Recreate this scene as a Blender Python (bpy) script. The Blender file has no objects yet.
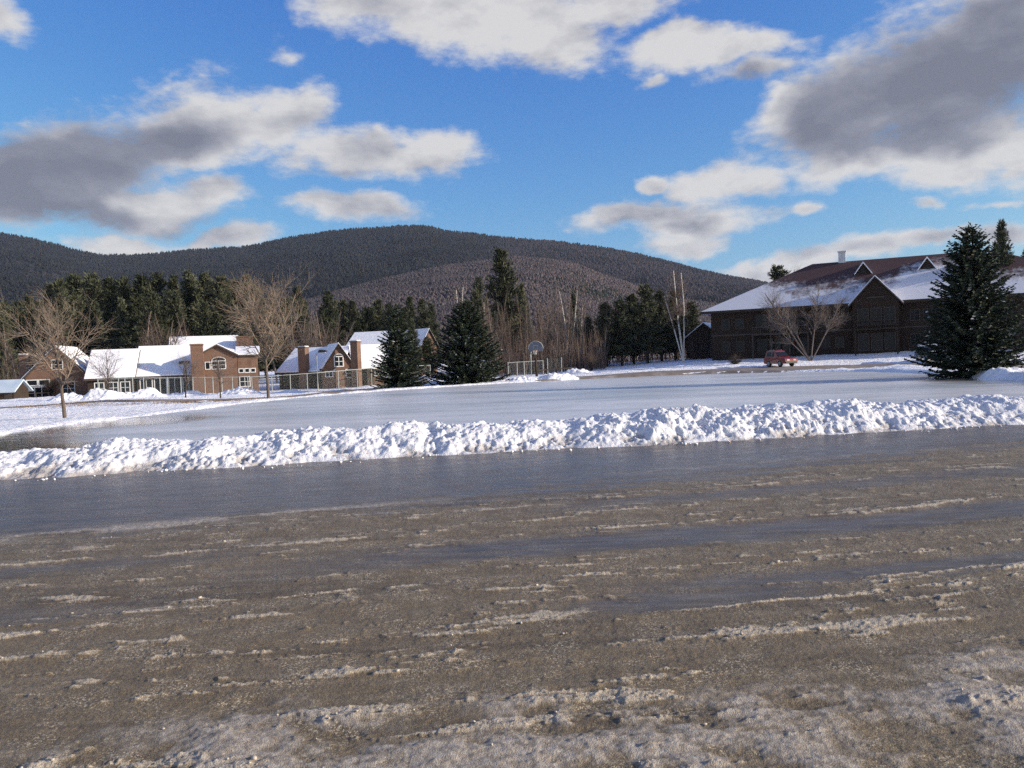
import bpy, bmesh, math, random
import numpy as np
from mathutils import Vector, Matrix
R = math.radians
sc = bpy.context.scene
COL = sc.collection

# ------------------------------------------------------------------ camera
F, W, H = 820.0, 1024, 768
cam_d = bpy.data.cameras.new("camera")
cam = bpy.data.objects.new("camera", cam_d)
COL.objects.link(cam)
cam_d.sensor_width = 36.0
cam_d.lens = 36.0 * F / W
cam_d.clip_start = 0.05
cam_d.clip_end = 30000
CAMZ = 1.65
cam.matrix_world = Matrix.Translation((0, 0, CAMZ)) @ Matrix.Rotation(R(90 - 1.61), 4, 'X') @ Matrix.Rotation(R(-2.15), 4, 'Z')
sc.camera = cam
RM = cam.matrix_world.to_3x3()

def ray(px, py):
    return RM @ Vector(((px - 512) / F, -(py - 384) / F, -1.0))
def at(px, py, Y):                      # the point of that sight line at distance Y ahead
    d = ray(px, py); s = Y / d.y
    return Vector((d.x * s, Y, CAMZ + d.z * s))
def onz(px, py, z):                     # the point of that sight line on a level plane
    d = ray(px, py); s = (z - CAMZ) / d.z
    return Vector((d.x * s, d.y * s, z))

# ------------------------------------------------------------------ numpy noise
def _perm(seed):
    p = np.random.RandomState(seed).permutation(512)
    return np.concatenate([p, p, p])
_G = np.stack([np.cos(np.arange(16) * math.pi / 8), np.sin(np.arange(16) * math.pi / 8)], 1)
def perlin(x, y, seed=0):
    P = _perm(seed)
    xi = np.floor(x).astype(np.int64); yi = np.floor(y).astype(np.int64)
    xf = x - xi; yf = y - yi
    u = xf * xf * xf * (xf * (xf * 6 - 15) + 10); v = yf * yf * yf * (yf * (yf * 6 - 15) + 10)
    xi &= 511; yi &= 511
    def g(a, b, dx, dy):
        k = P[P[a] + b] & 15
        return _G[k, 0] * dx + _G[k, 1] * dy
    x1 = (xi + 1) & 511; y1 = (yi + 1) & 511
    a = g(xi, yi, xf, yf); b = g(x1, yi, xf - 1, yf)
    c = g(xi, y1, xf, yf - 1); d = g(x1, y1, xf - 1, yf - 1)
    return (a + u * (b - a)) * (1 - v) + (c + u * (d - c)) * v
def fbm(x, y, o=4, seed=0, gain=0.5):
    s = 0; a = 1.0; f = 1.0
    for i in range(o):
        s = s + a * perlin(x * f + 17.3 * i, y * f - 9.1 * i, seed + i); a *= gain; f *= 2.03
    return s
def sst(a, b, x):
    t = np.clip((x - a) / (b - a), 0, 1); return t * t * (3 - 2 * t)

# ------------------------------------------------------------------ mesh helpers
def npmesh(name, V, Fc, mat=None, parent=None, smooth=False, attrs=None, link=True):
    me = bpy.data.meshes.new(name)
    V = np.asarray(V, dtype=np.float32); Fc = np.asarray(Fc, dtype=np.int32)
    n, k = Fc.shape
    me.vertices.add(len(V)); me.vertices.foreach_set('co', V.ravel())
    me.loops.add(n * k); me.loops.foreach_set('vertex_index', Fc.ravel())
    me.polygons.add(n); me.polygons.foreach_set('loop_start', np.arange(0, n * k, k, dtype=np.int32))
    try: me.polygons.foreach_set('loop_total', np.full(n, k, dtype=np.int32))
    except Exception: pass
    if smooth: me.polygons.foreach_set('use_smooth', np.ones(n, dtype=bool))
    for a, vals in (attrs or {}).items():
        at_ = me.attributes.new(a, 'FLOAT', 'POINT'); at_.data.foreach_set('value', np.asarray(vals, dtype=np.float32))
    me.update(calc_edges=True)
    if mat: me.materials.append(mat)
    o = bpy.data.objects.new(name, me)
    if link: COL.objects.link(o)
    if parent: o.parent = parent
    return o

def gridfaces(nr, nc):
    i = np.arange((nr - 1) * nc).reshape(nr - 1, nc)[:, :-1].ravel()
    return np.stack([i, i + 1, i + nc + 1, i + nc], 1)

class MB:
    """collects boxes, prisms and tubes, then links them as one mesh object"""
    def __init__(s): s.v = []; s.f = []
    def add(s, vs, fs):
        n = len(s.v); s.v += [tuple(v) for v in vs]; s.f += [tuple(i + n for i in f) for f in fs]
    def box(s, x0, x1, y0, y1, z0, z1):
        s.add([(x0,y0,z0),(x1,y0,z0),(x1,y1,z0),(x0,y1,z0),(x0,y0,z1),(x1,y0,z1),(x1,y1,z1),(x0,y1,z1)],
              [(0,3,2,1),(4,5,6,7),(0,1,5,4),(1,2,6,5),(2,3,7,6),(3,0,4,7)])
    def prism(s, poly, a0, a1, axis='x'):
        n = len(poly)
        if axis == 'x': f = lambda a, p: (a, p[0], p[1])
        elif axis == 'y': f = lambda a, p: (p[0], a, p[1])
        else: f = lambda a, p: (p[0], p[1], a)
        s.add([f(a0, p) for p in poly] + [f(a1, p) for p in poly],
              [tuple(range(n)), tuple(range(2*n-1, n-1, -1))] + [(i, i+n, (i+1) % n + n, (i+1) % n) for i in range(n)])
    def tube(s, pts, r, n=8):
        pts = [Vector(p) for p in pts]; rs = r if isinstance(r, (list, tuple)) else [r] * len(pts)
        vs = []
        for i, p in enumerate(pts):
            d = (pts[min(i+1, len(pts)-1)] - pts[max(i-1, 0)]).normalized()
            u = d.cross(Vector((0,0,1)));  u = Vector((1,0,0)) if u.length < 1e-3 else u.normalized()
            w = d.cross(u)
            vs += [p + (u * math.cos(2*math.pi*k/n) + w * math.sin(2*math.pi*k/n)) * rs[i] for k in range(n)]
        fs = [(i*n+k, i*n+(k+1) % n, (i+1)*n+(k+1) % n, (i+1)*n+k) for i in range(len(pts)-1) for k in range(n)]
        fs += [tuple(range(n-1, -1, -1)), tuple(range((len(pts)-1)*n, len(pts)*n))]
        s.add(vs, fs)
    def build(s, name, mat, parent=None, bevel=0, loc=None, rz=0):
        me = bpy.data.meshes.new(name); me.from_pydata(s.v, [], s.f)
        bm = bmesh.new(); bm.from_mesh(me)
        bmesh.ops.recalc_face_normals(bm, faces=bm.faces)
        if bevel: bmesh.ops.bevel(bm, geom=list(bm.edges), offset=bevel, segments=2, affect='EDGES', clamp_overlap=True)
        bm.to_mesh(me); bm.free()
        me.materials.append(mat)
        o = bpy.data.objects.new(name, me); COL.objects.link(o)
        if parent: o.parent = parent
        if loc is not None: o.location = loc
        o.rotation_euler.z = rz
        return o

def empty(name, loc, rz=0, sc_=1.0):
    o = bpy.data.objects.new(name, None); COL.objects.link(o)
    o.location = loc; o.rotation_euler.z = rz; o.scale = (sc_,) * 3
    o.empty_display_size = 0.3
    return o
def tag(o, label, cat, group=None):
    o['label'] = label; o['category'] = cat
    if group: o['group'] = group
    return o
def copy_tree(o, parent=None):
    c = o.copy(); COL.objects.link(c)
    if parent: c.parent = parent
    for ch in o.children: copy_tree(ch, c)
    return c

# ------------------------------------------------------------------ materials
class NT:
    def __init__(s, m): s.m = m; m.use_nodes = True; s.t = m.node_tree; s.n = s.t.nodes; s.l = s.t.links
    def new(s, typ, **kw):
        n = s.n.new(typ)
        for k, v in kw.items(): setattr(n, k, v)
        return n
    def link(s, a, b): s.l.new(a, b)
    def val(s, sock, v):
        if hasattr(v, 'is_output'): s.l.new(v, sock)
        else: sock.default_value = v
    def math(s, op, a, b=0.0, c=0.0, clamp=False):
        n = s.new('ShaderNodeMath', operation=op, use_clamp=clamp)
        for i, v in enumerate((a, b, c)): s.val(n.inputs[i], v)
        return n.outputs[0]
    def noise(s, vec, scale, detail=4, rough=0.55, dist=0.0):
        n = s.new('ShaderNodeTexNoise'); n.inputs['Scale'].default_value = scale
        n.inputs['Detail'].default_value = detail; n.inputs['Roughness'].default_value = rough; n.inputs['Distortion'].default_value = dist
        if vec is not None: s.link(vec, n.inputs['Vector'])
        return n.outputs['Fac']
    def ramp(s, fac, stops):
        n = s.new('ShaderNodeValToRGB'); r = n.color_ramp
        while len(r.elements) < len(stops): r.elements.new(0.5)
        for e, (p, c) in zip(r.elements, stops): e.position = p; e.color = (*c, 1) if len(c) == 3 else c
        s.link(fac, n.inputs[0]); return n.outputs[0]
    def smooth(s, x, a, b):
        n = s.new('ShaderNodeMapRange', interpolation_type='SMOOTHSTEP')
        s.val(n.inputs[0], x); n.inputs[1].default_value = a; n.inputs[2].default_value = b
        return n.outputs[0]
    def mix(s, fac, a, b):
        n = s.new('ShaderNodeMix', data_type='RGBA')
        s.val(n.inputs[0], fac)
        for i, c in ((6, a), (7, b)):
            if hasattr(c, 'is_output'): s.link(c, n.inputs[i])
            else: n.inputs[i].default_value = (*c, 1)
        return n.outputs[2]
    def mapping(s, vec, scale=(1,1,1), rot=(0,0,0), loc=(0,0,0), typ='POINT'):
        n = s.new('ShaderNodeMapping', vector_type=typ)
        s.link(vec, n.inputs['Vector']); n.inputs['Scale'].default_value = scale
        n.inputs['Rotation'].default_value = rot; n.inputs['Location'].default_value = loc
        return n.outputs[0]
    def attr(s, name):
        return s.new('ShaderNodeAttribute', attribute_name=name).outputs['Fac']
    def bump(s, h, dist, strength=1.0, normal=None):
        n = s.new('ShaderNodeBump'); n.inputs['Strength'].default_value = strength; n.inputs['Distance'].default_value = dist
        s.link(h, n.inputs['Height'])
        if normal is not None: s.link(normal, n.inputs['Normal'])
        return n.outputs[0]
    @property
    def bsdf(s): return s.n['Principled BSDF']
    @property
    def obj(s): return s.new('ShaderNodeTexCoord').outputs['Object']
    @property
    def pos(s): return s.new('ShaderNodeNewGeometry').outputs['Position']

def simple(name, c1, c2=None, scale=2.0, rough=0.7, metal=0.0, bumpd=0.0, spec=0.5, coat=0.0):
    m = bpy.data.materials.new(name); t = NT(m); b = t.bsdf
    c2 = c2 or tuple(c * 0.75 for c in c1)
    f = t.noise(t.obj, scale, 4)
    t.link(t.ramp(f, [(0.3, c1), (0.7, c2)]), b.inputs['Base Color'])
    b.inputs['Roughness'].default_value = rough; b.inputs['Metallic'].default_value = metal
    b.inputs['Specular IOR Level'].default_value = spec; b.inputs['Coat Weight'].default_value = coat
    if bumpd: t.link(t.bump(t.noise(t.obj, scale * 8, 3), bumpd), b.inputs['Normal'])
    return m

def mat_snow(name, dirt=None, big=0.02, al=1.0):
    m = bpy.data.materials.new(name); t = NT(m); b = t.bsdf
    p = t.pos
    f = t.noise(p, 1.3, 5)
    c = t.ramp(f, [(0.3, (0.80*al, 0.815*al, 0.84*al)), (0.7, (0.88*al, 0.88*al, 0.885*al))])
    if dirt:
        a = t.attr('dirt')
        g = t.noise(p, 9.0, 5, 0.65)
        k = t.smooth(t.math('ADD', a, t.math('MULTIPLY', t.math('SUBTRACT', g, 0.5), 0.9)), 0.35, 0.85)
        c = t.mix(t.math('MULTIPLY', k, 0.85), c, dirt)
    t.link(c, b.inputs['Base Color'])
    b.inputs['Roughness'].default_value = 0.6; b.inputs['Specular IOR Level'].default_value = 0.25
    h = t.math('ADD', t.noise(p, 16, 4, 0.6), t.math('MULTIPLY', t.noise(p, 60, 3), 0.4))
    t.link(t.bump(h, 0.030, 0.8, t.bump(t.noise(p, 2.6, 5, 0.62), big, 1.0)), b.inputs['Normal'])
    return m

M = {}
M['snow'] = mat_snow('snow')
M['bank_snow'] = mat_snow('bank_snow', (0.35, 0.32, 0.29), 0.04, 0.83)
M['pile_snow'] = mat_snow('pile_snow', (0.33, 0.29, 0.25), 0.15)
M['white'] = simple('white_trim', (0.72, 0.72, 0.70), rough=0.5)
M['glass'] = simple('dark_glass', (0.010, 0.012, 0.014), rough=0.12, spec=0.25)
M['dark_wood'] = simple('dark_wood', (0.045, 0.031, 0.022), (0.03, 0.022, 0.017), 1.2, 0.75, spec=0.2)
M['trim_wood'] = simple('trim_wood', (0.055, 0.041, 0.031), (0.038, 0.029, 0.023), 1.5, 0.7)
M['grey_metal'] = simple('grey_metal', (0.36, 0.38, 0.36), (0.28, 0.30, 0.29), 4, 0.45, 0.3)
M['fence_metal'] = simple('fence_metal', (0.36, 0.385, 0.36), (0.28, 0.305, 0.285), 2, 0.5, 0.2)
M['wire'] = simple('fence_wire', (0.30, 0.33, 0.31), rough=0.5, metal=0.3)
M['black'] = simple('black_rubber', (0.012, 0.012, 0.013), rough=0.8)
M['dark_metal'] = simple('dark_metal', (0.03, 0.032, 0.035), rough=0.5)
M['red_paint'] = simple('red_paint', (0.21, 0.018, 0.018), (0.16, 0.014, 0.016), 1.0, 0.3, coat=0.5)
M['navy_paint'] = simple('navy_paint', (0.012, 0.018, 0.035), rough=0.3, coat=0.5)
M['white_paint'] = simple('white_paint', (0.7, 0.7, 0.7), rough=0.35, coat=0.4)
M['lamp_glass'] = simple('lamp_glass', (0.6, 0.6, 0.58), rough=0.2)
M['tail_red'] = simple('tail_red', (0.3, 0.01, 0.01), rough=0.25)
M['orange'] = simple('rim_orange', (0.45, 0.10, 0.02), rough=0.4)
M['net'] = simple('net_cord', (0.7, 0.7, 0.66), rough=0.8)
M['roof_edge'] = simple('roof_edge', (0.06, 0.04, 0.032), (0.04, 0.03, 0.025), 3, 0.8)
M['green_roof'] = simple('green_roof', (0.30, 0.42, 0.38), (0.42, 0.5, 0.48), 0.8, 0.6)
M['blue_roof'] = simple('blue_roof', (0.40, 0.50, 0.58), (0.55, 0.62, 0.68), 0.8, 0.5)

def mat_brick():
    m = bpy.data.materials.new('brick'); t = NT(m); b = t.bsdf
    o = t.obj
    s = t.new('ShaderNodeSeparateXYZ'); t.link(o, s.inputs[0])
    c = t.new('ShaderNodeCombineXYZ'); t.link(t.math('ADD', s.outputs[0], s.outputs[1]), c.inputs[0]); t.link(s.outputs[2], c.inputs[1])
    k = t.new('ShaderNodeTexBrick'); t.link(c.outputs[0], k.inputs['Vector'])
    k.inputs['Scale'].default_value = 4.0; k.inputs['Color1'].default_value = (0.165, 0.075, 0.040, 1)
    k.inputs['Color2'].default_value = (0.115, 0.052, 0.031, 1); k.inputs['Mortar'].default_value = (0.20, 0.15, 0.11, 1)
    k.inputs['Mortar Size'].default_value = 0.03
    f = t.noise(o, 0.9, 5)
    t.link(t.mix(t.smooth(f, 0.45, 0.75), k.outputs['Color'], (0.10, 0.055, 0.036)), b.inputs['Base Color'])
    b.inputs['Roughness'].default_value = 0.85
    return m
M['brick'] = mat_brick()

def mat_lodge_wall():
    m = bpy.data.materials.new('lodge_siding'); t = NT(m); b = t.bsdf
    o = t.obj
    f = t.noise(o, 0.5, 4)
    w = t.new('ShaderNodeTexWave', wave_type='BANDS', bands_direction='Z'); t.link(o, w.inputs['Vector'])
    w.inputs['Scale'].default_value = 2.2; w.inputs['Distortion'].default_value = 0.3
    c = t.ramp(f, [(0.3, (0.026, 0.017, 0.012)), (0.7, (0.037, 0.023, 0.016))])
    t.link(t.mix(t.math('MULTIPLY', w.outputs['Fac'], 0.25), c, (0.03, 0.022, 0.017)), b.inputs['Base Color'])
    b.inputs['Roughness'].default_value = 0.8; b.inputs['Specular IOR Level'].default_value = 0.2
    return m
M['lodge_wall'] = mat_lodge_wall()

def mat_roof(name, z_lo, z_hi, amount=1.0):
    """shingles showing where the snow has slid off (higher up), snow lying lower down"""
    m = bpy.data.materials.new(name); t = NT(m); b = t.bsdf
    o = t.obj
    s = t.new('ShaderNodeSeparateXYZ'); t.link(o, s.inputs[0])
    n1 = t.noise(t.mapping(o, (0.35, 0.35, 0.12)), 1.6, 5, 0.6); n2 = t.noise(o, 2.6, 4)
    z = t.math('ADD', s.outputs[2], t.math('MULTIPLY', t.math('SUBTRACT', n1, 0.5), 7.0))
    z = t.math('ADD', z, t.math('MULTIPLY', t.math('SUBTRACT', n2, 0.5), 1.6))
    k = t.math('MULTIPLY', t.smooth(z, z_hi, z_lo), amount)
    sh = t.ramp(t.noise(o, 1.1, 5), [(0.3, (0.10, 0.042, 0.033)), (0.7, (0.062, 0.030, 0.026))])
    t.link(t.mix(k, sh, (0.80, 0.81, 0.83)), b.inputs['Base Color'])
    b.inputs['Roughness'].default_value = 0.75
    return m
M['lodge_roof'] = mat_roof('lodge_roof', 8.6, 10.2)
M['part_roof'] = mat_roof('patchy_roof', 40, 41)

def mat_vc(name, stops, rough=0.8, attr='tint', spec=0.2, trans=0.0, objrand=0.0):
    m = bpy.data.materials.new(name); t = NT(m); b = t.bsdf
    a = t.attr(attr)
    if objrand:
        r = t.new('ShaderNodeObjectInfo').outputs['Random']
        a = t.math('ADD', a, t.math('MULTIPLY', t.math('SUBTRACT', r, 0.5), objrand), clamp=True)
    t.link(t.ramp(a, stops), b.inputs['Base Color'])
    b.inputs['Roughness'].default_value = rough; b.inputs['Specular IOR Level'].default_value = spec
    return m
M['spruce'] = mat_vc('spruce_needles', [(0, (0.014, 0.021, 0.013)), (0.5, (0.030, 0.042, 0.025)), (0.9, (0.062, 0.078, 0.048)), (0.97, (0.42, 0.44, 0.47))])
M['pine'] = mat_vc('pine_needles', [(0, (0.026, 0.032, 0.018)), (0.5, (0.052, 0.060, 0.034)), (1, (0.095, 0.100, 0.062))], objrand=0.6)
M['bark'] = simple('grey_bark', (0.145, 0.115, 0.092), (0.09, 0.072, 0.06), 6, 0.9, bumpd=0.02, spec=0.1)
M['dark_bark'] = simple('dark_bark', (0.06, 0.048, 0.04), (0.04, 0.033, 0.028), 6, 0.9, spec=0.1)
M['twig'] = simple('pale_twig', (0.26, 0.21, 0.165), (0.17, 0.135, 0.105), 3, 0.85, spec=0.1)
M['red_twig'] = simple('brown_twig', (0.15, 0.112, 0.092), (0.095, 0.073, 0.062), 0.6, 0.9, spec=0.1)
M['grey_twig'] = simple('grey_twig', (0.19, 0.16, 0.145), (0.12, 0.10, 0.09), 1, 0.9, spec=0.1)
M['brush'] = mat_vc('brush_stems', [(0, (0.065, 0.048, 0.041)), (0.6, (0.14, 0.102, 0.083)), (1, (0.26, 0.205, 0.17))], 0.9, spec=0.1)
M['grass'] = mat_vc('dry_grass', [(0, (0.12, 0.075, 0.04)), (1, (0.28, 0.19, 0.10))], 0.9, spec=0.1)

def mat_birch():
    m = bpy.data.materials.new('birch_bark'); t = NT(m); b = t.bsdf
    f = t.noise(t.mapping(t.obj, (1, 1, 3.0)), 3.0, 5, 0.6)
    t.link(t.ramp(f, [(0.36, (0.10, 0.085, 0.075)), (0.46, (0.54, 0.505, 0.455)), (0.8, (0.62, 0.59, 0.545))]), b.inputs['Base Color'])
    b.inputs['Roughness'].default_value = 0.7
    return m
M['birch'] = mat_birch()

# ------------------------------------------------------------------ terrain
PZ = -0.45                                  # level of the ice
far_shore = [(0,437),(30,431),(75,424.5),(130,418.5),(200,409.5),(270,401),(340,394.5),(400,390),(512,383),(600,378.5),(700,374.5),(780,372.5),(850,371.5),(920,373.5),(985,379)]
pond_pts = [onz(px, py, PZ) for px, py in far_shore]
pond_xy = [(p.x, p.y) for p in pond_pts] + [(28, 40), (27, 30), (21, 22.6), (12, 19.6), (4, 18.6), (-3, 18.3), (-8, 18.9), (-12.5, 21.5), (-17.5, 25)]
def smooth_loop(pts, n=6):
    out = []; m = len(pts)
    for i in range(m):
        p0, p1, p2, p3 = [np.array(pts[(i + k) % m], float) for k in (-1, 0, 1, 2)]
        for j in range(n):
            t = j / n
            out.append(0.5 * (2*p1 + (p2-p0)*t + (2*p0-5*p1+4*p2-p3)*t*t + (3*p1-p0-3*p2+p3)*t**3))
    return np.array(out)
POND = smooth_loop(pond_xy)
def poly_sd(x, y, P):
    """signed distance to a closed outline, positive inside"""
    x = np.asarray(x, float); y = np.asarray(y, float)
    d = np.full(x.shape, 1e9); ins = np.zeros(x.shape, bool)
    n = len(P)
    for i in range(n):
        a = P[i]; b = P[(i + 1) % n]
        ex, ey = b - a; wx = x - a[0]; wy = y - a[1]
        t = np.clip((wx*ex + wy*ey) / (ex*ex + ey*ey + 1e-12), 0, 1)
        d = np.minimum(d, (wx - t*ex)**2 + (wy - t*ey)**2)
        c = ((a[1] <= y) & (b[1] > y)) | ((b[1] <= y) & (a[1] > y))
        with np.errstate(divide='ignore', invalid='ignore'):
            xx = a[0] + (y - a[1]) / (b[1] - a[1] + 1e-12) * ex
        ins ^= c & (x < xx)
    d = np.sqrt(d)
    return np.where(ins, d, -d)

ctrl = [(-20,5,-.12),(0,5,-.12),(20,5,-.12),(-12,14,-.12),(0,16,-.12),(12,17,-.1),(0,-30,-.12),(-60,-20,-.2),(60,-20,0),(-60,30,-.6),(-32,30,-.4),(60,45,.5),
        (0,300,2),(-160,200,-.5),(160,240,3),(-300,100,-1),(300,100,3),(0,-300,0),(-120,110,-1),(120,120,2.2),(-90,55,-.9)]
for px, py, d in [(62,418,45),(0,424,43),(267,400,60),(0,409,64),(110,401,64),(200,403,62),(200,399.5,69),(330,395,74),(330,392,80),(150,394,93),(30,398,92),(320,391.5,96),(385,384.5,107),(425,380,112),
                  (205,394,101),(400,388,81),(468,384,84),(531,378.5,90),(560,374,106),(620,367,113),(680,362,112),(560,379.5,80),(640,377,78),(700,374,77),(780,371.6,77),(860,369,76),(920,366,70),
                  (590,376,88),(640,371.5,90),(700,369,91),(780,365.7,91),(860,362.3,91),(915,359,90),(720,360.5,107),(800,356,104),(853,353.5,101),(900,351,98.5),(975,371,51),(1010,372,53),(1024,366,66),(1000,362,80)]:
    p = at(px, py, d); ctrl.append((p.x, p.y, p.z))
CT = np.array(ctrl)
_A = np.sqrt(((CT[:, None, :2] - CT[None, :, :2])**2).sum(-1) + 4.0)
_n = len(CT)
_S = np.block([[_A + 0*np.eye(_n), np.ones((_n, 1))], [np.ones((1, _n)), np.zeros((1, 1))]])
_w = np.linalg.solve(_S, np.concatenate([CT[:, 2], [0]]))
def base_z(x, y):
    x = np.asarray(x, float); y = np.asarray(y, float)
    z = np.zeros(x.shape) + _w[-1]
    for i in range(_n): z = z + _w[i] * np.sqrt((x - CT[i, 0])**2 + (y - CT[i, 1])**2 + 4.0)
    far = sst(230, 420, np.hypot(x, y - 60))
    return z * (1 - far) + 1.0 * far
def gza(x, y):
    z = base_z(x, y)
    sd = poly_sd(x, y, POND)
    rim = np.maximum(z, PZ + 0.12)
    z = np.where(sd > -2.5, z + (rim - z) * sst(-2.5, -0.8, sd), z)
    return z + (-0.95 - z) * sst(-0.7, 1.0, sd)
def gz(x, y): return float(gza(np.array([x]), np.array([y]))[0])
def gp(px, Y, py=365):
    p = at(px, py, Y); p.z = gz(p.x, p.y); return p

# roads as centre lines with widths
def spline(pts, n=14):
    pts = [np.array(p, float) for p in pts]; out = []
    for i in range(len(pts) - 1):
        p0 = pts[max(i-1, 0)]; p1 = pts[i]; p2 = pts[i+1]; p3 = pts[min(i+2, len(pts)-1)]
        for j in range(n):
            t = j / n; out.append(0.5 * (2*p1 + (p2-p0)*t + (2*p0-5*p1+4*p2-p3)*t*t + (3*p1-p0-3*p2+p3)*t**3))
    out.append(pts[-1]); return np.array(out)
def pxy(px, Y): p = at(px, 370, Y); return (p.x, p.y)
left_line = spline([(-75, 63), pxy(0, 64.5), pxy(110, 65.5), pxy(200, 66.5), pxy(270, 69.5), pxy(330, 76), pxy(380, 87), pxy(402, 99), pxy(405, 118)])
far_line = spline([pxy(548, 85), pxy(600, 83.5), pxy(700, 84.5), pxy(780, 84.5), pxy(860, 83), pxy(915, 80), pxy(960, 74), pxy(1010, 66), pxy(1080, 58)])
def line_d(x, y, L):
    d = np.full(np.shape(x), 1e9)
    for a, b in zip(L[:-1], L[1:]):
        e = b - a; wx = x - a[0]; wy = y - a[1]
        t = np.clip((wx*e[0] + wy*e[1]) / (e @ e + 1e-9), 0, 1)
        d = np.minimum(d, (wx - t*e[0])**2 + (wy - t*e[1])**2)
    return np.sqrt(d)

def axis(fine0, fine1, step, far, g=1.22):
    a = list(np.arange(fine0, fine1 + .01, step)); s = step; p = a[-1]
    while p < far: s *= g; p += s; a.append(p)
    s = step; p = a[0]; b = []
    while p > -far: s *= g; p -= s; b.append(p)
    return np.array(b[::-1] + a)
gx = axis(-60, 62, 0.6, 4200); gy = axis(12, 125, 0.6, 4200)
GX, GY = np.meshgrid(gx, gy)
GZ = gza(GX, GY)
dl = line_d(GX, GY, left_line); dr = line_d(GX, GY, far_line)
near = (np.abs(GX) < 90) & (GY > 15) & (GY < 150)
offroad = sst(3.0, 4.5, dl) * sst(5.0, 6.5, dr)
lump = fbm(GX*0.35, GY*0.35, 4, 3) * 0.14 + fbm(GX*1.1, GY*1.1, 3, 9) * 0.07
GZ = GZ + np.where(near, lump * offroad, 0)
# ploughed windrows beside the two back roads
GZ = GZ + np.where(near, 0.13 * np.exp(-((dl - 4.4)/0.8)**2) * (0.5 + fbm(GX*0.5, GY*0.5, 3, 5)), 0)
GZ = GZ + np.where(near, 0.22 * np.exp(-((dr - 6.4)/0.8)**2) * (0.5 + fbm(GX*0.6, GY*0.6, 3, 6)), 0)
GZ = np.where((GY < 13) & (np.abs(GX) < 80), np.minimum(GZ, -0.12), GZ)
far_flat = sst(150, 400, np.hypot(GX, GY - 60))
# bare ground shows on the left verge and in the woods
dirt = 0.48 * np.exp(-((dl + 0.0 - 6.0)/2.6)**2) * (GX > -42) * (GX < -9) * (GY < 69) * (0.8 + 1.6*fbm(GX*0.25, GY*0.25, 3, 31)) + far_flat * 0.9
dirt = dirt + 0.55 * sst(112, 122, GY) * (GX > -5) * (GX < 30)
gmat = mat_snow('snowy_ground', (0.20, 0.145, 0.09), 0.22)
ground = npmesh('ground', np.stack([GX.ravel(), GY.ravel(), GZ.ravel()], 1), gridfaces(*GX.shape), gmat, smooth=True, attrs={'dirt': np.clip(dirt, 0, 1).ravel()})
ground['kind'] = 'structure'

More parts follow.
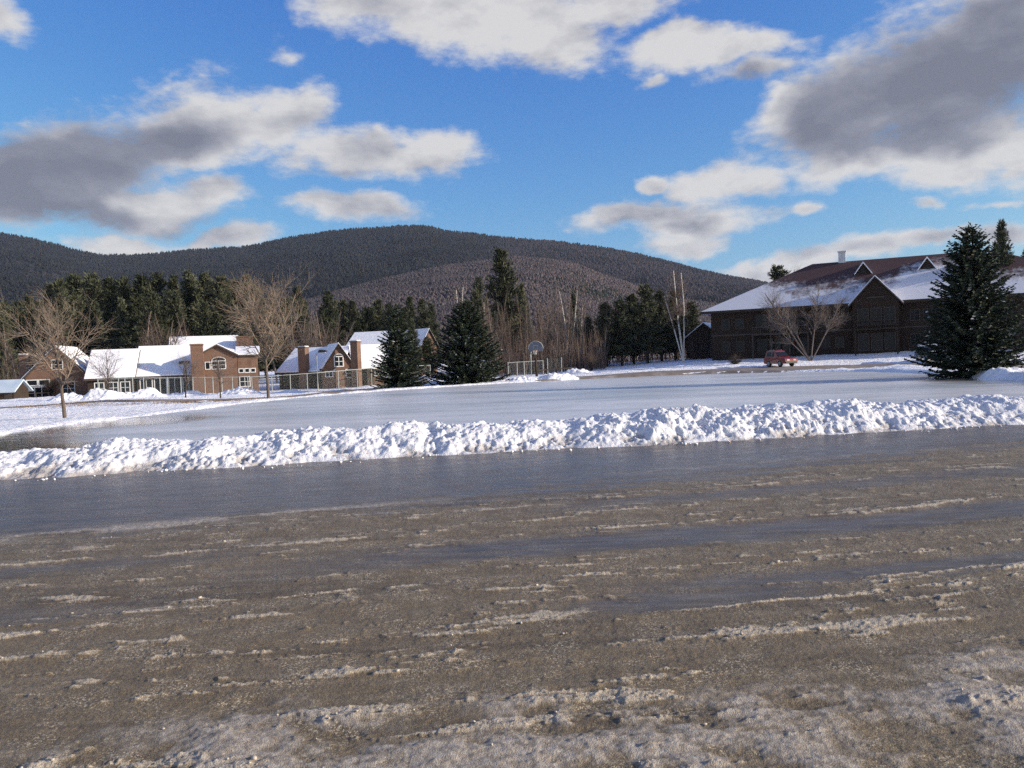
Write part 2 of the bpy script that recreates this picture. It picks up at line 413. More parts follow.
# ------------------------------------------------------------------ near icy road
S_A = R(9.0)
def road_fields(x, y):
    s = x*math.cos(S_A) + y*math.sin(S_A); t = -x*math.sin(S_A) + y*math.cos(S_A)
    t = t + 0.24*fbm(s*0.20, t*0.28, 4, 41)
    f1 = fbm(s*0.55, t*3.2, 4, 50, 0.6); f2 = fbm(s*1.6 + 40, t*7.5, 4, 60, 0.6); f3 = fbm(s*0.12, t*0.7, 3, 70)
    fine = fbm(x*9, y*9, 3, 80, 0.6); grit = fbm(x*38, y*38, 2, 90, 0.6)
    # frozen wet strip along the snow bank
    wet = sst(-0.55, 0.75, t - (9.5 + 0.10*s + 0.16*np.maximum(s - 1.5, 0)) + 0.9*f1 + 0.35*f2)
    def band(c, w, s0, s1, soft):
        dd = np.abs(t - c + 0.16*f1)
        return sst(w + 0.20, w - 0.10, dd + 0.18*f2) * sst(s0 - soft, s0 + soft, s) * sst(s1 + soft, s1 - soft, s)
    trk = np.maximum.reduce([band(7.05 + 0.03*s, 0.30, -0.6, 40, 1.6), band(5.62 - 0.015*s, 0.115, 1.9, 40, 0.7), band(5.28, 0.11, 1.2, 2.9, 0.4),
                             0.8*band(7.9 + 0.06*s, 0.16, -30, -1.5, 1.2), 0.75*band(8.7 + 0.09*s, 0.22, 2.0, 40, 1.5), 0.5*band(6.2, 0.22, -40, -1.8, 1.0)])
    patch = sst(-0.15, 0.45, f3)
    # crumbly ridges of frozen slush in the ruts
    sl = sst(0.26, 0.52, 0.75*f1 + 0.62*f2 + 0.24*fine + 0.16*patch - 0.05)
    rid = np.zeros_like(x)
    for c, k, w, s0, s1, a in [(6.10, 0.0, .16, -30, 0.2, 1), (5.78, .01, .10, -5.5, -0.6, .9), (5.42, -.01, .26, 2.2, 9, 1.1), (5.98, .0, .15, 1.0, 9, 1.0), (5.08, 0, .20, 1.9, 6, 1.1),
                               (7.55, .03, .20, .6, 20, .85), (8.25, .07, .16, -2, 16, .6), (9.25, .10, .10, -14, 2, .9), (6.6, .02, .10, -3, 6, .6), (4.75, 0, .07, -3, 4, .7), (8.9,.08,.07,-3,12,.7), (5.0,.02,.12,-1.4,.4,1.0), (4.45,-.02,.06,-4,0.5,.8)]:
        d = np.abs(t - c - k*s + 0.22*f1 + 0.05*fine)
        w *= 0.72
        rid = np.maximum(rid, a * sst(w, w*0.15, d + 0.7*w*(f2 + fine)) * sst(s0 - .8, s0 + .5, s) * sst(s1 + .8, s1 - .5, s))
    sl = np.clip(np.maximum(sl * 0.55, rid*sst(-0.16, 0.36, f2 + 0.5*fine + 0.25*f1)), 0, 1.15) * (1 - 0.92*np.clip(np.maximum(trk, wet), 0, 1))
    # pale frozen crust at the photographer's feet
    cr = sst(-0.25, 0.20, (3.86 - 0.03*s - t)*0.85 + 0.75*f3 + 0.55*fbm(x*1.1, y*1.6, 4, 101, 0.6) - 0.10)
    crl = fbm(x*1.7 + 0.5*y, y*2.8, 5, 110, 0.52)
    lump = np.abs(fbm(x*6, y*6, 4, 120, 0.6))
    gr = fbm(s*16, t*30, 3, 95, 0.65)
    z = 0.026*sl*(0.30 + 0.6*np.abs(fine) + 0.7*np.abs(grit)) + 0.004*np.clip(sl, 0, 1)*gr
    z += (1 - np.clip(np.maximum(trk, wet), 0, 1)) * (0.0022*grit + 0.004*fine + 0.0026*gr)
    z += cr*(0.026*crl + 0.008*lump*sst(-.1, .3, f3 + .4*fbm(x*.8, y*.8, 2, 130)))
    z += 0.012*f1*(1 - wet) - 0.008*trk + 0.02*f3
    pale = band(9.75 + 0.12*s, 0.16, -9, 0.4, 1.5)*sst(-.35, .15, f2 + f1) + 0.6*band(10.9 + .1*s, .10, 3, 9, 1.5)*sst(-.1, .3, f2)
    wetm = np.clip(np.maximum(trk*(0.62 + 0.3*sst(-.3, .3, f2)), wet*(0.72 + 0.35*sst(-.3, .3, f2))) - 0.8*pale, 0, 1)
    z += 0.012*pale*np.abs(fine)
    return z, np.clip(sl, 0, 1), wetm, np.clip(cr*sst(-0.35, 0.3, crl + 0.5*fine) + pale, 0, 1)
yy = 1.0 / np.linspace(1/2.3, 1/19.0, 560)
tt = np.concatenate([np.linspace(-1.35, -0.8, 220, endpoint=False), np.linspace(-0.8, 0.8, 1080), np.linspace(0.8, 1.35, 220)[1:]])
RX = tt[None, :]*(yy[:, None] + 0.4); RY = np.repeat(yy[:, None], len(tt), 1)
rz_, sl_, wet_, cr_ = road_fields(RX, RY)
V1 = np.stack([RX.ravel(), RY.ravel(), rz_.ravel()], 1); F1 = gridfaces(*RX.shape)
cx = np.linspace(-80, 80, 161); cy = np.linspace(-40, 13.0, 90)
CX, CY = np.meshgrid(cx, cy); cz, s2, w2, c2 = road_fields(CX, CY)
V2 = np.stack([CX.ravel(), CY.ravel(), cz.ravel()*0.3 - 0.055], 1); F2 = gridfaces(*CX.shape) + len(V1)

def mat_road():
    m = bpy.data.materials.new('icy_road'); t = NT(m); b = t.bsdf
    p = t.pos
    sl = t.attr('slush'); wet = t.attr('wet'); cr = t.attr('crust')
    n1 = t.noise(p, 70, 5, 0.75); n2 = t.noise(p, 2.2, 4); n3 = t.noise(t.mapping(p, (1.2, 7, 1), (0, 0, -S_A)), 1.4, 5, 0.6)
    vor = t.new('ShaderNodeTexVoronoi'); vor.inputs['Scale'].default_value = 120; t.link(p, vor.inputs['Vector'])
    vc = t.new('ShaderNodeSeparateColor'); t.link(vor.outputs['Color'], vc.inputs[0])
    grit = t.ramp(n1, [(0.30, (0.064, 0.049, 0.029)), (0.50, (0.150, 0.117, 0.072)), (0.70, (0.33, 0.268, 0.168))])
    tone = t.ramp(n2, [(0.3, (0.118, 0.086, 0.050)), (0.7, (0.18, 0.143, 0.091))])
    base = t.mix(0.36, grit, tone)
    n4 = t.noise(t.mapping(p, (.16, 2.4, 1), (0, 0, -S_A*1.25)), 1.0, 5, 0.6)
    base = t.mix(t.math('MULTIPLY', t.smooth(n4, 0.50, 0.66), 0.55), base, (0.070, 0.054, 0.036))
    base = t.mix(t.math('MULTIPLY', t.smooth(n3, 0.50, 0.72), 0.45), base, (0.25, 0.205, 0.15))
    base = t.mix(t.math('MULTIPLY', t.math('MULTIPLY', t.smooth(vc.outputs[0], 0.76, 0.86), t.smooth(t.noise(p, 3.0, 4, 0.6), 0.42, 0.66)), 0.75), base, (0.52, 0.45, 0.33))     # single grains of ice
    ice = t.mix(t.smooth(n3, 0.35, 0.7), (0.046, 0.039, 0.034), (0.12, 0.107, 0.096))
    base = t.mix(t.math('MULTIPLY', wet, 0.85), base, ice)
    slc = t.ramp(n1, [(0.28, (0.24, 0.19, 0.125)), (0.52, (0.52, 0.445, 0.33)), (0.72, (0.80, 0.73, 0.60))])
    base = t.mix(t.math('MULTIPLY', t.smooth(sl, 0.12, 0.70), 0.88), base, slc)
    crc = t.ramp(t.noise(p, 21, 5, 0.65), [(0.30, (0.20, 0.165, 0.125)), (0.50, (0.38, 0.335, 0.275)), (0.70, (0.56, 0.515, 0.445))])
    base = t.mix(t.math('MULTIPLY', cr, 0.80), base, crc)
    t.link(base, b.inputs['Base Color'])
    r = t.math('ADD', 0.50, t.math('MULTIPLY', t.math('SUBTRACT', n1, 0.5), 0.5))
    mr = t.new('ShaderNodeMix', data_type='FLOAT'); t.link(wet, mr.inputs[0]); t.link(r, mr.inputs[2]); t.link(t.math('ADD', 0.20, t.math('MULTIPLY', n3, 0.24)), mr.inputs[3])
    t.link(mr.outputs[0], b.inputs['Roughness'])
    t.link(t.math('ADD', 0.20, t.math('MULTIPLY', wet, 0.14)), b.inputs['Specular IOR Level'])
    dry = t.math('SUBTRACT', 1.0, t.math('MULTIPLY', wet, 0.93))
    h = t.math('ADD', t.math('MULTIPLY', n1, 0.6), t.math('MULTIPLY', t.noise(p, 140, 2), 0.4))
    h = t.math('MULTIPLY', h, dry)
    t.link(t.bump(h, 0.012, 1.0), b.inputs['Normal'])
    return m
road = npmesh('road', np.concatenate([V1, V2]), np.concatenate([F1, F2]), mat_road(), smooth=True,
              attrs={'slush': np.concatenate([sl_.ravel(), s2.ravel()]), 'wet': np.concatenate([wet_.ravel(), w2.ravel()]), 'crust': np.concatenate([cr_.ravel(), c2.ravel()])})
road['kind'] = 'structure'

# ------------------------------------------------------------------ ploughed snow bank along the road
front = [(0,482),(100,476),(200,470),(350,461),(512,452),(700,443),(850,435),(1024,425)]
fp = [onz(px, py, 0) for px, py in front]
fl = spline([(-26, 11.0), (-15, 12.2)] + [(p.x, p.y) for p in fp] + [(16, 16.9), (30, 19.5)], 60)
seg = np.concatenate([[0], np.cumsum(np.hypot(*np.diff(fl, axis=0).T))])
ss = np.arange(0, seg[-1], 0.024)
bx = np.interp(ss, seg, fl[:, 0]); by = np.interp(ss, seg, fl[:, 1])
tx = np.gradient(bx); ty = np.gradient(by); L = np.hypot(tx, ty); nx = -ty/L; ny = tx/L
vv = np.linspace(-0.25, 5.0, 170)
SX = bx[:, None] + nx[:, None]*vv[None]; SY = by[:, None] + ny[:, None]*vv[None]
edge = 0.28*fbm(ss*0.5, ss*0 + 3, 4, 210, 0.6)
V_ = vv[None] + edge[:, None]*sst(2.5, 0, vv)[None]
hmax = np.interp(bx, [-14, -8.3, -6, -4.2, -2.5, 0, 3, 7, 10, 14], [.42, .42, .44, .50, .58, .53, .55, .58, .58, .52]) * (0.80 + 0.30*fbm(ss*0.7, ss*0 + 1.7, 3, 220))
u = np.clip(V_/1.45, 0, None)
prof = np.where(u < 1, sst(-0.06, 1.0, u)**0.85, 1.0)
back = np.where(V_ > 1.45, sst(4.9, 1.45, V_), 1.0)
groundz = gza(SX, SY)
big = fbm(SX*1.5, SY*1.5, 4, 230, 0.55); bil = 1 - 2*np.abs(fbm(SX*2.6, SY*2.6, 3, 240, 0.55)); sm = np.abs(fbm(SX*7, SY*7, 4, 250, 0.6)); cl = np.abs(fbm(SX*4.2, SY*4.2, 3, 255, 0.6))
env = prof*back
lumpy = 0.35 + 0.75*sst(-0.25, 0.3, fbm(SX*0.45, SY*0.45, 3, 259))
roughz = 0.13*big + lumpy*(0.055*(bil - 0.4) + 0.050*sm + 0.085*cl - 0.03) + 0.024*fbm(SX*13, SY*13, 3, 258, 0.7)
foot = np.where(V_ < 1.45, -0.03, groundz - 0.06)
z = (foot*(1 - env) + hmax[:, None]*env) + roughz*sst(0.0, 0.25, env)*sst(0, 0.15, V_)
z = np.where(vv[None] < -0.1, -0.05, z)
bank_grey = sst(1.35, 0.0, V_)*(0.50 + 0.6*fbm(SX*1.3, SY*1.3, 4, 260)) * (0.75 + 0.5*sst(-3, -7, SX)) + 0.55*sst(0.03, -0.06, roughz)*sst(1.7, 0.3, V_)  # dirt towards the foot, and greyer hollows between the lumps
snow_bank = npmesh('snow_bank', np.stack([SX.ravel(), SY.ravel(), z.ravel()], 1), gridfaces(*SX.shape), M['bank_snow'], smooth=True, attrs={'dirt': np.clip(bank_grey, 0, 1).ravel()})
tag(snow_bank, 'long lumpy bank of ploughed white snow between the icy road and the frozen pond', 'snow bank')

# ------------------------------------------------------------------ lumps of snow and ice lying loose
def icolump():
    bm = bmesh.new(); bmesh.ops.create_icosphere(bm, subdivisions=1, radius=1.0)
    v = np.array([x.co[:] for x in bm.verts]); f = np.array([[x.index for x in p.verts] for p in bm.faces]); bm.free(); return v, f
IV, IF = icolump()
def lumps(name, pos, size, mat, rs, label=None):
    V = []; Fs = []
    for i, (p, s) in enumerate(zip(pos, size)):
        sc_ = s*rs.uniform(.6, 1.3, 3); sc_[2] *= 0.7
        a = rs.uniform(0, 6.28); c, n = math.cos(a), math.sin(a)
        v = IV*rs.uniform(.75, 1.2, (len(IV), 1))*sc_
        v = np.stack([v[:, 0]*c - v[:, 1]*n, v[:, 0]*n + v[:, 1]*c, v[:, 2]], 1)
        V.append(v + p); Fs.append(IF + i*len(IV))
    o = npmesh(name, np.concatenate(V), np.concatenate(Fs), mat, attrs={'dirt': np.zeros(len(pos)*len(IV))})
    o['kind'] = 'stuff'; return o
rs = np.random.RandomState(5)
n = 300
k = rs.randint(0, len(ss), n); off = -np.abs(rs.normal(0, .28, n)) + .12
px_ = bx[k] + nx[k]*off; py_ = by[k] + ny[k]*off
lumps('snow_chunks', np.stack([px_, py_, np.full(n, .015)], 1), np.abs(rs.normal(.0, .018, n)) + .008, M['pile_snow'], rs)
P = []; Sz = []
while len(P) < 2600:
    y = 1/rs.uniform(1/2.6, 1/12.5); x = rs.uniform(-.7, .7)*y
    z0, a, b_, c_ = [float(q[0]) for q in road_fields(np.array([x]), np.array([y]))] if False else (0, 0, 0, 0)
    P.append((x, y, 0)); Sz.append(0)
P = np.array(P); zz, aa, bb, cc = road_fields(P[:, 0], P[:, 1])
keep = (rs.rand(len(P)) < np.clip(aa*0.9 + 0.004 + 0.05*cc, 0, 1)*(1 - .97*bb))
P = P[keep]; zz = zz[keep]; P[:, 2] = zz
M['ice_lump'] = simple('slush_lumps', (0.50, 0.45, 0.37), (0.36, 0.31, 0.25), 9, 0.5)
lumps('slush_crumbs', P + np.array([0, 0, .003]), np.abs(rs.normal(0, .006, len(P))) + .003, M['ice_lump'], rs)

# ------------------------------------------------------------------ frozen pond
pb = POND
xs = np.arange(pb[:, 0].min() - .5, pb[:, 0].max() + .5, 0.5); ys = np.arange(pb[:, 1].min() - .5, pb[:, 1].max() + .5, 0.5)
PX, PY = np.meshgrid(xs, ys); sd = poly_sd(PX, PY, POND)
fz = gridfaces(*PX.shape); ok = (sd.ravel()[fz] > -0.9).all(1); fz = fz[ok]
wetp = np.maximum(sst(5.5, 1.0, sd + 3.0*fbm(PX*0.15, PY*0.15, 3, 301))*sst(-2, -12, PX + 0.25*PY*0)*sst(44, 36, PY), 0.75*sst(4.5, 1.0, sd + 2*fbm(PX*.2, PY*.2, 3, 302))*sst(17, 24, PX)*sst(62, 50, PY))
def mat_ice():
    m = bpy.data.materials.new('pond_ice'); t = NT(m); b = t.bsdf
    p = t.pos; w = t.attr('wet')
    n1 = t.noise(t.mapping(p, (0.06, 0.30, 1), (0, 0, R(-4))), 1.0, 5, 0.55); n2 = t.noise(p, 0.8, 5, 0.6); n3 = t.noise(t.mapping(p, (0.4, 2.5, 1), (0, 0, R(-5))), 1.0, 4)
    c = t.ramp(n1, [(0.33, (0.39, 0.43, 0.445)), (0.48, (0.55, 0.57, 0.575)), (0.62, (0.66, 0.665, 0.66))])
    c = t.mix(t.math('MULTIPLY', t.smooth(n3, 0.52, 0.68), 0.35), c, (0.66, 0.66, 0.655))
    c = t.mix(t.math('MULTIPLY', t.smooth(n2, 0.5, 0.7), 0.35), c, (0.36, 0.36, 0.36))
    c = t.mix(w, c, (0.095, 0.082, 0.070))
    t.link(c, b.inputs['Base Color'])
    t.link(t.math('SUBTRACT', t.math('ADD', 0.20, t.math('MULTIPLY', n3, 0.22)), t.math('MULTIPLY', w, 0.34)), b.inputs['Roughness'])
    b.inputs['Specular IOR Level'].default_value = 0.42
    t.link(t.bump(t.math('ADD', n3, t.noise(p, 5, 3)), 0.012, 0.5), b.inputs['Normal'])
    return m
vz = np.full(PX.size, PZ)
ice = npmesh('pond_water', np.stack([PX.ravel(), PY.ravel(), vz], 1), fz, mat_ice(), smooth=True, attrs={'wet': wetp.ravel()})
ice.name = 'frozen_water'; ice['kind'] = 'structure'

# ------------------------------------------------------------------ the two back roads
def mat_backroad():
    m = bpy.data.materials.new('sanded_road'); t = NT(m); b = t.bsdf
    p = t.pos
    c = t.ramp(t.noise(p, 0.7, 5, 0.6), [(0.3, (0.13, 0.105, 0.085)), (0.55, (0.21, 0.175, 0.14)), (0.75, (0.36, 0.32, 0.28))])
    t.link(c, b.inputs['Base Color']); b.inputs['Roughness'].default_value = 0.75
    return m
mbr = mat_backroad()
def ribbon(name, Lp, w):
    tx = np.gradient(Lp[:, 0]); ty = np.gradient(Lp[:, 1]); l = np.hypot(tx, ty); nx = -ty/l; ny = tx/l
    q = np.linspace(-w, w, 13)
    wob = 1 + 0.10*fbm(np.arange(len(Lp))*0.3, np.arange(len(Lp))*0.0, 3, 77)
    X = Lp[:, 0:1] + nx[:, None]*q*wob[:, None]; Y = Lp[:, 1:2] + ny[:, None]*q*wob[:, None]
    Z = gza(X, Y) + 0.06 - 0.05*(np.abs(q)/w)[None]**4
    o = npmesh(name, np.stack([X.ravel(), Y.ravel(), Z.ravel()], 1), gridfaces(*X.shape), mbr, smooth=True); o['kind'] = 'structure'; return o
ribbon('back_road', left_line, 3.0)
ribbon('lodge_road', far_line, 4.9)

# ------------------------------------------------------------------ hills
def hill(name, crest, D, front, back, mat, seed, rough=1.0, nr=90, step=0.25):
    pts = []
    for px, py in crest:
        d = ray(px, py); pts.append((math.degrees(math.atan2(d.x, d.y)), d.z/math.hypot(d.x, d.y)))
    az = np.arange(pts[0][0], pts[-1][0], step)
    el = np.interp(az, [p[0] for p in pts], [p[1] for p in pts])
    for _ in range(2): el = np.convolve(np.pad(el, 2, 'edge'), np.ones(5)/5, 'valid')
    hc = CAMZ + D*el
    r = np.concatenate([np.linspace(D - front, D, nr), np.linspace(D, D + back, 14)[1:]])
    A, Rr = np.meshgrid(np.radians(az), r)
    u = np.clip((Rr - (D - front))/front, 0, 1)
    dn = np.clip((Rr - D)/back, 0, 1)
    X = Rr*np.sin(A); Y = Rr*np.cos(A)
    hz = hc[None]*(u**0.9*(1 - 0.35*u*(1 - u)))*(1 - 0.6*dn**2)
    g = fbm(X/420, Y/420, 4, seed) * 0.16 * hc[None]*u*(1 - u)*3 * rough
    Z = hz + g*np.where(u < 1, 1, 0) + fbm(X/60, Y/60, 3, seed + 20)*3.0*np.minimum(1, u*3)
    o = npmesh(name, np.stack([X.ravel(), Y.ravel(), Z.ravel()], 1), gridfaces(*X.shape), mat, smooth=True); o['kind'] = 'structure'
    return X, Y, Z, u, hc
def mat_hill(name, a, b_, c_, sc1):
    m = bpy.data.materials.new(name); t = NT(m); b = t.bsdf
    p = t.pos
    n1 = t.noise(p, 1/sc1, 5, 0.6); n2 = t.noise(p, 1/9.0, 4, 0.7)
    c = t.mix(t.smooth(n1, 0.42, 0.62), a, b_)
    c = t.mix(t.math('MULTIPLY', t.smooth(n2, 0.45, 0.7), 0.6), c, c_)
    t.link(c, b.inputs['Base Color']); b.inputs['Roughness'].default_value = 0.95; b.inputs['Specular IOR Level'].default_value = 0.05
    t.link(t.bump(n2, 6.0, 1.0), b.inputs['Normal'])
    return m
MH1 = mat_hill('far_hill', (0.020, 0.020, 0.024), (0.032, 0.030, 0.033), (0.016, 0.018, 0.020), 260)  # slope colour darkened in place of a cloud shadow
MH2 = mat_hill('near_hill', (0.085, 0.070, 0.066), (0.062, 0.052, 0.052), (0.12, 0.102, 0.098), 130)
main_crest = [(-330,262),(-200,262),(-90,238),(-30,232),(0,233.5),(30,239),(60,246),(85,253),(110,256.5),(150,254.5),(200,250),(250,247),(290,237.5),(340,230.5),(400,226.5),(430,226),(442,231),(480,235),(512,238.5),(570,243.5),(620,251),(660,260),(690,268),(720,275),(745,280),(790,287),(850,294),(950,300),(1150,303),(1400,306)]
hillA = hill('hills', main_crest, 2900, 1900, 900, MH1, 400)
brown_crest = [(180,330),(270,312),(340,292),(400,276),(440,268),(490,261),(520,258.5),(545,259.5),(580,267),(620,281),(655,295),(690,302),(740,310),(820,316),(950,320)]
hillB = hill('brown_hill', brown_crest, 1350, 900, 500, MH2, 500)
dark_crest = [(610,262),(650,268),(690,279),(720,291),(745,303),(790,313),(850,318)]

def hill_trees(name, hl, N, rs, conifer, hgt, seed, cloud_dark, mat):
    X, Y, Z, u, hc = hl
    nr, nc = X.shape
    i = (rs.rand(N)**0.75*(90 - 1.001)*1.02).clip(0, nr - 2.01); j = rs.rand(N)*(nc - 1.01)
    i0 = i.astype(int); j0 = j.astype(int); fi = i - i0; fj = j - j0
    def lerp(Q): return (Q[i0, j0]*(1-fi)*(1-fj) + Q[i0+1, j0]*fi*(1-fj) + Q[i0, j0+1]*(1-fi)*fj + Q[i0+1, j0+1]*fi*fj)
    x, y, z = lerp(X), lerp(Y), lerp(Z)
    con = rs.rand(N) < np.clip(conifer + (0 if cloud_dark is None else 0.4*cloud_dark(x)) + 1.1*fbm(x/220, y/220, 3, seed), 0.02, 0.97)  # more dark conifers where the cloud shadow is painted in
    h = hgt*rs.uniform(.65, 1.25, N); r = np.where(con, h*0.24, h*0.34)
    ring = 4
    a = np.arange(ring)*2*math.pi/ring
    V = np.zeros((N, ring*2 + 1, 3))
    mid = np.where(con, 0.22, 0.55)
    for k in range(ring):
        jit = rs.uniform(.7, 1.3, N)
        V[:, k] = np.stack([x + r*.55*jit*np.cos(a[k]), y + r*.55*jit*np.sin(a[k]), z + h*0.02], 1)
        V[:, ring + k] = np.stack([x + r*jit*np.cos(a[k]), y + r*jit*np.sin(a[k]), z + h*mid*rs.uniform(.85, 1.15, N)], 1)
    V[:, 2*ring] = np.stack([x, y, z + h], 1)
    f = []
    for k in range(ring):
        k2 = (k + 1) % ring
        f += [(k, k2, ring + k2), (k, ring + k2, ring + k), (ring + k, ring + k2, 2*ring)]
    f = np.array(f); Fs = (f[None] + (np.arange(N)*(2*ring + 1))[:, None, None]).reshape(-1, 3)
    tint = np.where(con, rs.uniform(0, .3, N), rs.uniform(.62, .84, N))
    if cloud_dark is not None: tint = np.where(con, tint, tint*(1 - .55*cloud_dark(x)))  # cloud shadow put into the tint of the leafless trees
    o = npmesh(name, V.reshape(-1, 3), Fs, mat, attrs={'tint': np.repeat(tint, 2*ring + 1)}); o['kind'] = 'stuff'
rs = np.random.RandomState(11)
MF1 = mat_vc('far_forest', [(0, (0.010, 0.013, 0.016)), (0.4, (0.018, 0.020, 0.022)), (0.5, (0.030, 0.026, 0.030)), (1, (0.050, 0.042, 0.048))], 0.95, spec=0.05)  # mixed forest, darkened to carry the mountain's cloud shadow in its colour
MF2 = mat_vc('near_forest', [(0, (0.022, 0.030, 0.024)), (0.4, (0.035, 0.042, 0.032)), (0.5, (0.068, 0.057, 0.058)), (1, (0.106, 0.089, 0.091))], 0.95, spec=0.05)
hill_trees('hill_forest', hillA, 150000, rs, 0.35, 8, 600, lambda x: sst(250, -250, x), MF1)  # trees darker to the left, as painted cloud shadow
hill_trees('brown_hill_forest', hillB, 110000, rs, -0.02, 4.2, 700, None, MF2)

# ------------------------------------------------------------------ trees
def blades(P, D, L, Wd, tint, rs):
    """lozenge-shaped needle sprays: base P, direction D, length L, half width Wd"""
    n = len(P)
    D = D/np.linalg.norm(D, axis=1, keepdims=True)
    q = rs.normal(size=(n, 3)); S = np.cross(D, q); S /= np.linalg.norm(S, axis=1, keepdims=True) + 1e-9
    L = np.asarray(L)[:, None]; Wd = np.asarray(Wd)[:, None]
    V = np.stack([P, P + D*L*.45 + S*Wd, P + D*L, P + D*L*.45 - S*Wd], 1).reshape(-1, 3)
    return V, np.arange(4*n).reshape(n, 4), np.repeat(tint, 4)

def spruce_crown(rs, H, Rm, z0=0.02, dens=1.0, bl=1.0, irregular=0.12):
    P = []; D = []; L = []; T = []
    z = z0*H
    while z < H*0.985:
        fr = z/H
        Rz = Rm*(1 - fr)**0.72*(1 if fr > 0.12 else 0.80 + 1.6*fr)
        nb = int((5 + 10*Rz/Rm)*dens)
        a0 = rs.uniform(0, 6.28)
        for k in range(nb):
            r = Rz*rs.uniform(1 - 2.4*irregular, 1 + irregular) + 0.10
            a = a0 + k*6.283/nb + rs.uniform(-.3, .3)
            zb = z + rs.uniform(-.12, .12)
            slope = 0.55*fr - 0.16 + rs.uniform(-.1, .1)
            tint = rs.uniform(.1, .75)
            K = max(3, int(r/0.13*dens))
            t = np.linspace(0.12, 1, K)
            ca, sa = math.cos(a), math.sin(a)
            rad = r*t
            pts = np.stack([rad*ca, rad*sa, zb + slope*rad - 0.10*np.sin(t*3.14)*r + 0.10*r*t**2], 1)
            for side in (-1, 1, 0):
                ang = a + side*rs.uniform(.6, 1.0, K)
                d = np.stack([np.cos(ang), np.sin(ang), slope + rs.uniform(-.55, .15, K)], 1)
                P.append(pts); D.append(d); L.append((0.34 if side else 0.26)*bl*rs.uniform(.6, 1.3, K)*(1.15 - .55*t)*(0.6 + .4*min(1, r/1.5)))
                T.append(np.clip(tint + rs.uniform(-.15, .15, K), 0, 1))
        z += (0.20 + 0.16*(1 - fr))*(H/9.0)**0.5/dens**0.3
    # the leader
    K = 14; zz = np.linspace(.93, 1.0, K)*H; a = rs.uniform(0, 6.28, K)
    P.append(np.stack([0*zz, 0*zz, zz], 1)); D.append(np.stack([np.cos(a)*.6, np.sin(a)*.6, np.ones(K)], 1)); L.append(np.full(K, .24*bl)); T.append(np.full(K, .6))
    P = np.concatenate(P); D = np.concatenate(D); L = np.concatenate(L); T = np.clip(np.concatenate(T), 0, .9)
    T = np.where((rs.rand(len(T)) < .022) & (P[:, 2] < .6*H), 1.0, T)          # a little snow caught on the lower boughs
    return blades(P, D, L, L*rs.uniform(.17, .27, len(L)), T, rs)

def pine_crown(rs, H, Rm, z0=0.25, nwh=20, bl=1.0, top_soft=0.75):
    P = []; D = []; L = []; T = []
    for w_ in range(nwh):
        fr = (w_ + rs.uniform(0, .8))/nwh
        z = H*(z0 + (1 - z0)*fr*0.985)
        Rz = Rm*(math.sin(min(1, (fr + .22)*1.5)*1.57))*(1 - fr)**top_soft + .25
        for k in range(rs.randint(4, 8)):
            r = Rz*rs.uniform(.45, 1.2); a = rs.uniform(0, 6.283); ca, sa = math.cos(a), math.sin(a)
            up = 0.15 + 0.5*fr + rs.uniform(-.15, .2); tint = rs.uniform(.1, .9)
            for t in np.linspace(.25, 1, max(3, int(r/.36))):
                c = np.array([r*t*ca, r*t*sa, z + up*r*t*t + rs.uniform(-.15, .15)])
                nb = 15
                d = rs.normal(size=(nb, 3))*.6 + np.array([ca*.7, sa*.7, .85])
                P.append(np.repeat(c[None], nb, 0) + rs.normal(0, .16*bl, (nb, 3))); D.append(d); L.append(rs.uniform(.3, .75, nb)*bl); T.append(np.clip(tint + rs.uniform(-.12, .12, nb), 0, 1))
    nb = 16; P.append(np.repeat([[0, 0, H*.96]], nb, 0)); D.append(rs.normal(size=(nb, 3))*.5 + [0, 0, 1.2]); L.append(rs.uniform(.4, .8, nb)*bl); T.append(np.full(nb, .6))
    P = np.concatenate(P); D = np.concatenate(D); L = np.concatenate(L); T = np.concatenate(T)
    return blades(P, D, L, L*rs.uniform(.09, .15, len(L)), T, rs)

def tubes(segs, n):
    S = np.array(segs, float)
    p0, p1, r0, r1 = S[:, :3], S[:, 3:6], S[:, 6], S[:, 7]
    d = p1 - p0; d /= np.linalg.norm(d, axis=1, keepdims=True) + 1e-9
    ref = np.where(np.abs(d[:, 2:3]) > .9, [[1., 0, 0]], [[0, 0, 1.]])
    u = np.cross(d, ref); u /= np.linalg.norm(u, axis=1, keepdims=True); v = np.cross(d, u)
    a = np.arange(n)*2*math.pi/n
    ringd = u[:, None]*np.cos(a)[None, :, None] + v[:, None]*np.sin(a)[None, :, None]
    A = p0[:, None] + ringd*r0[:, None, None]; B = p1[:, None] + ringd*r1[:, None, None]
    V = np.concatenate([A, B], 1).reshape(-1, 3)
    k = np.arange(n); f = np.stack([k, (k+1) % n, (k+1) % n + n, k + n], 1)
    return V, (f[None] + (np.arange(len(S))*2*n)[:, None, None]).reshape(-1, 4)

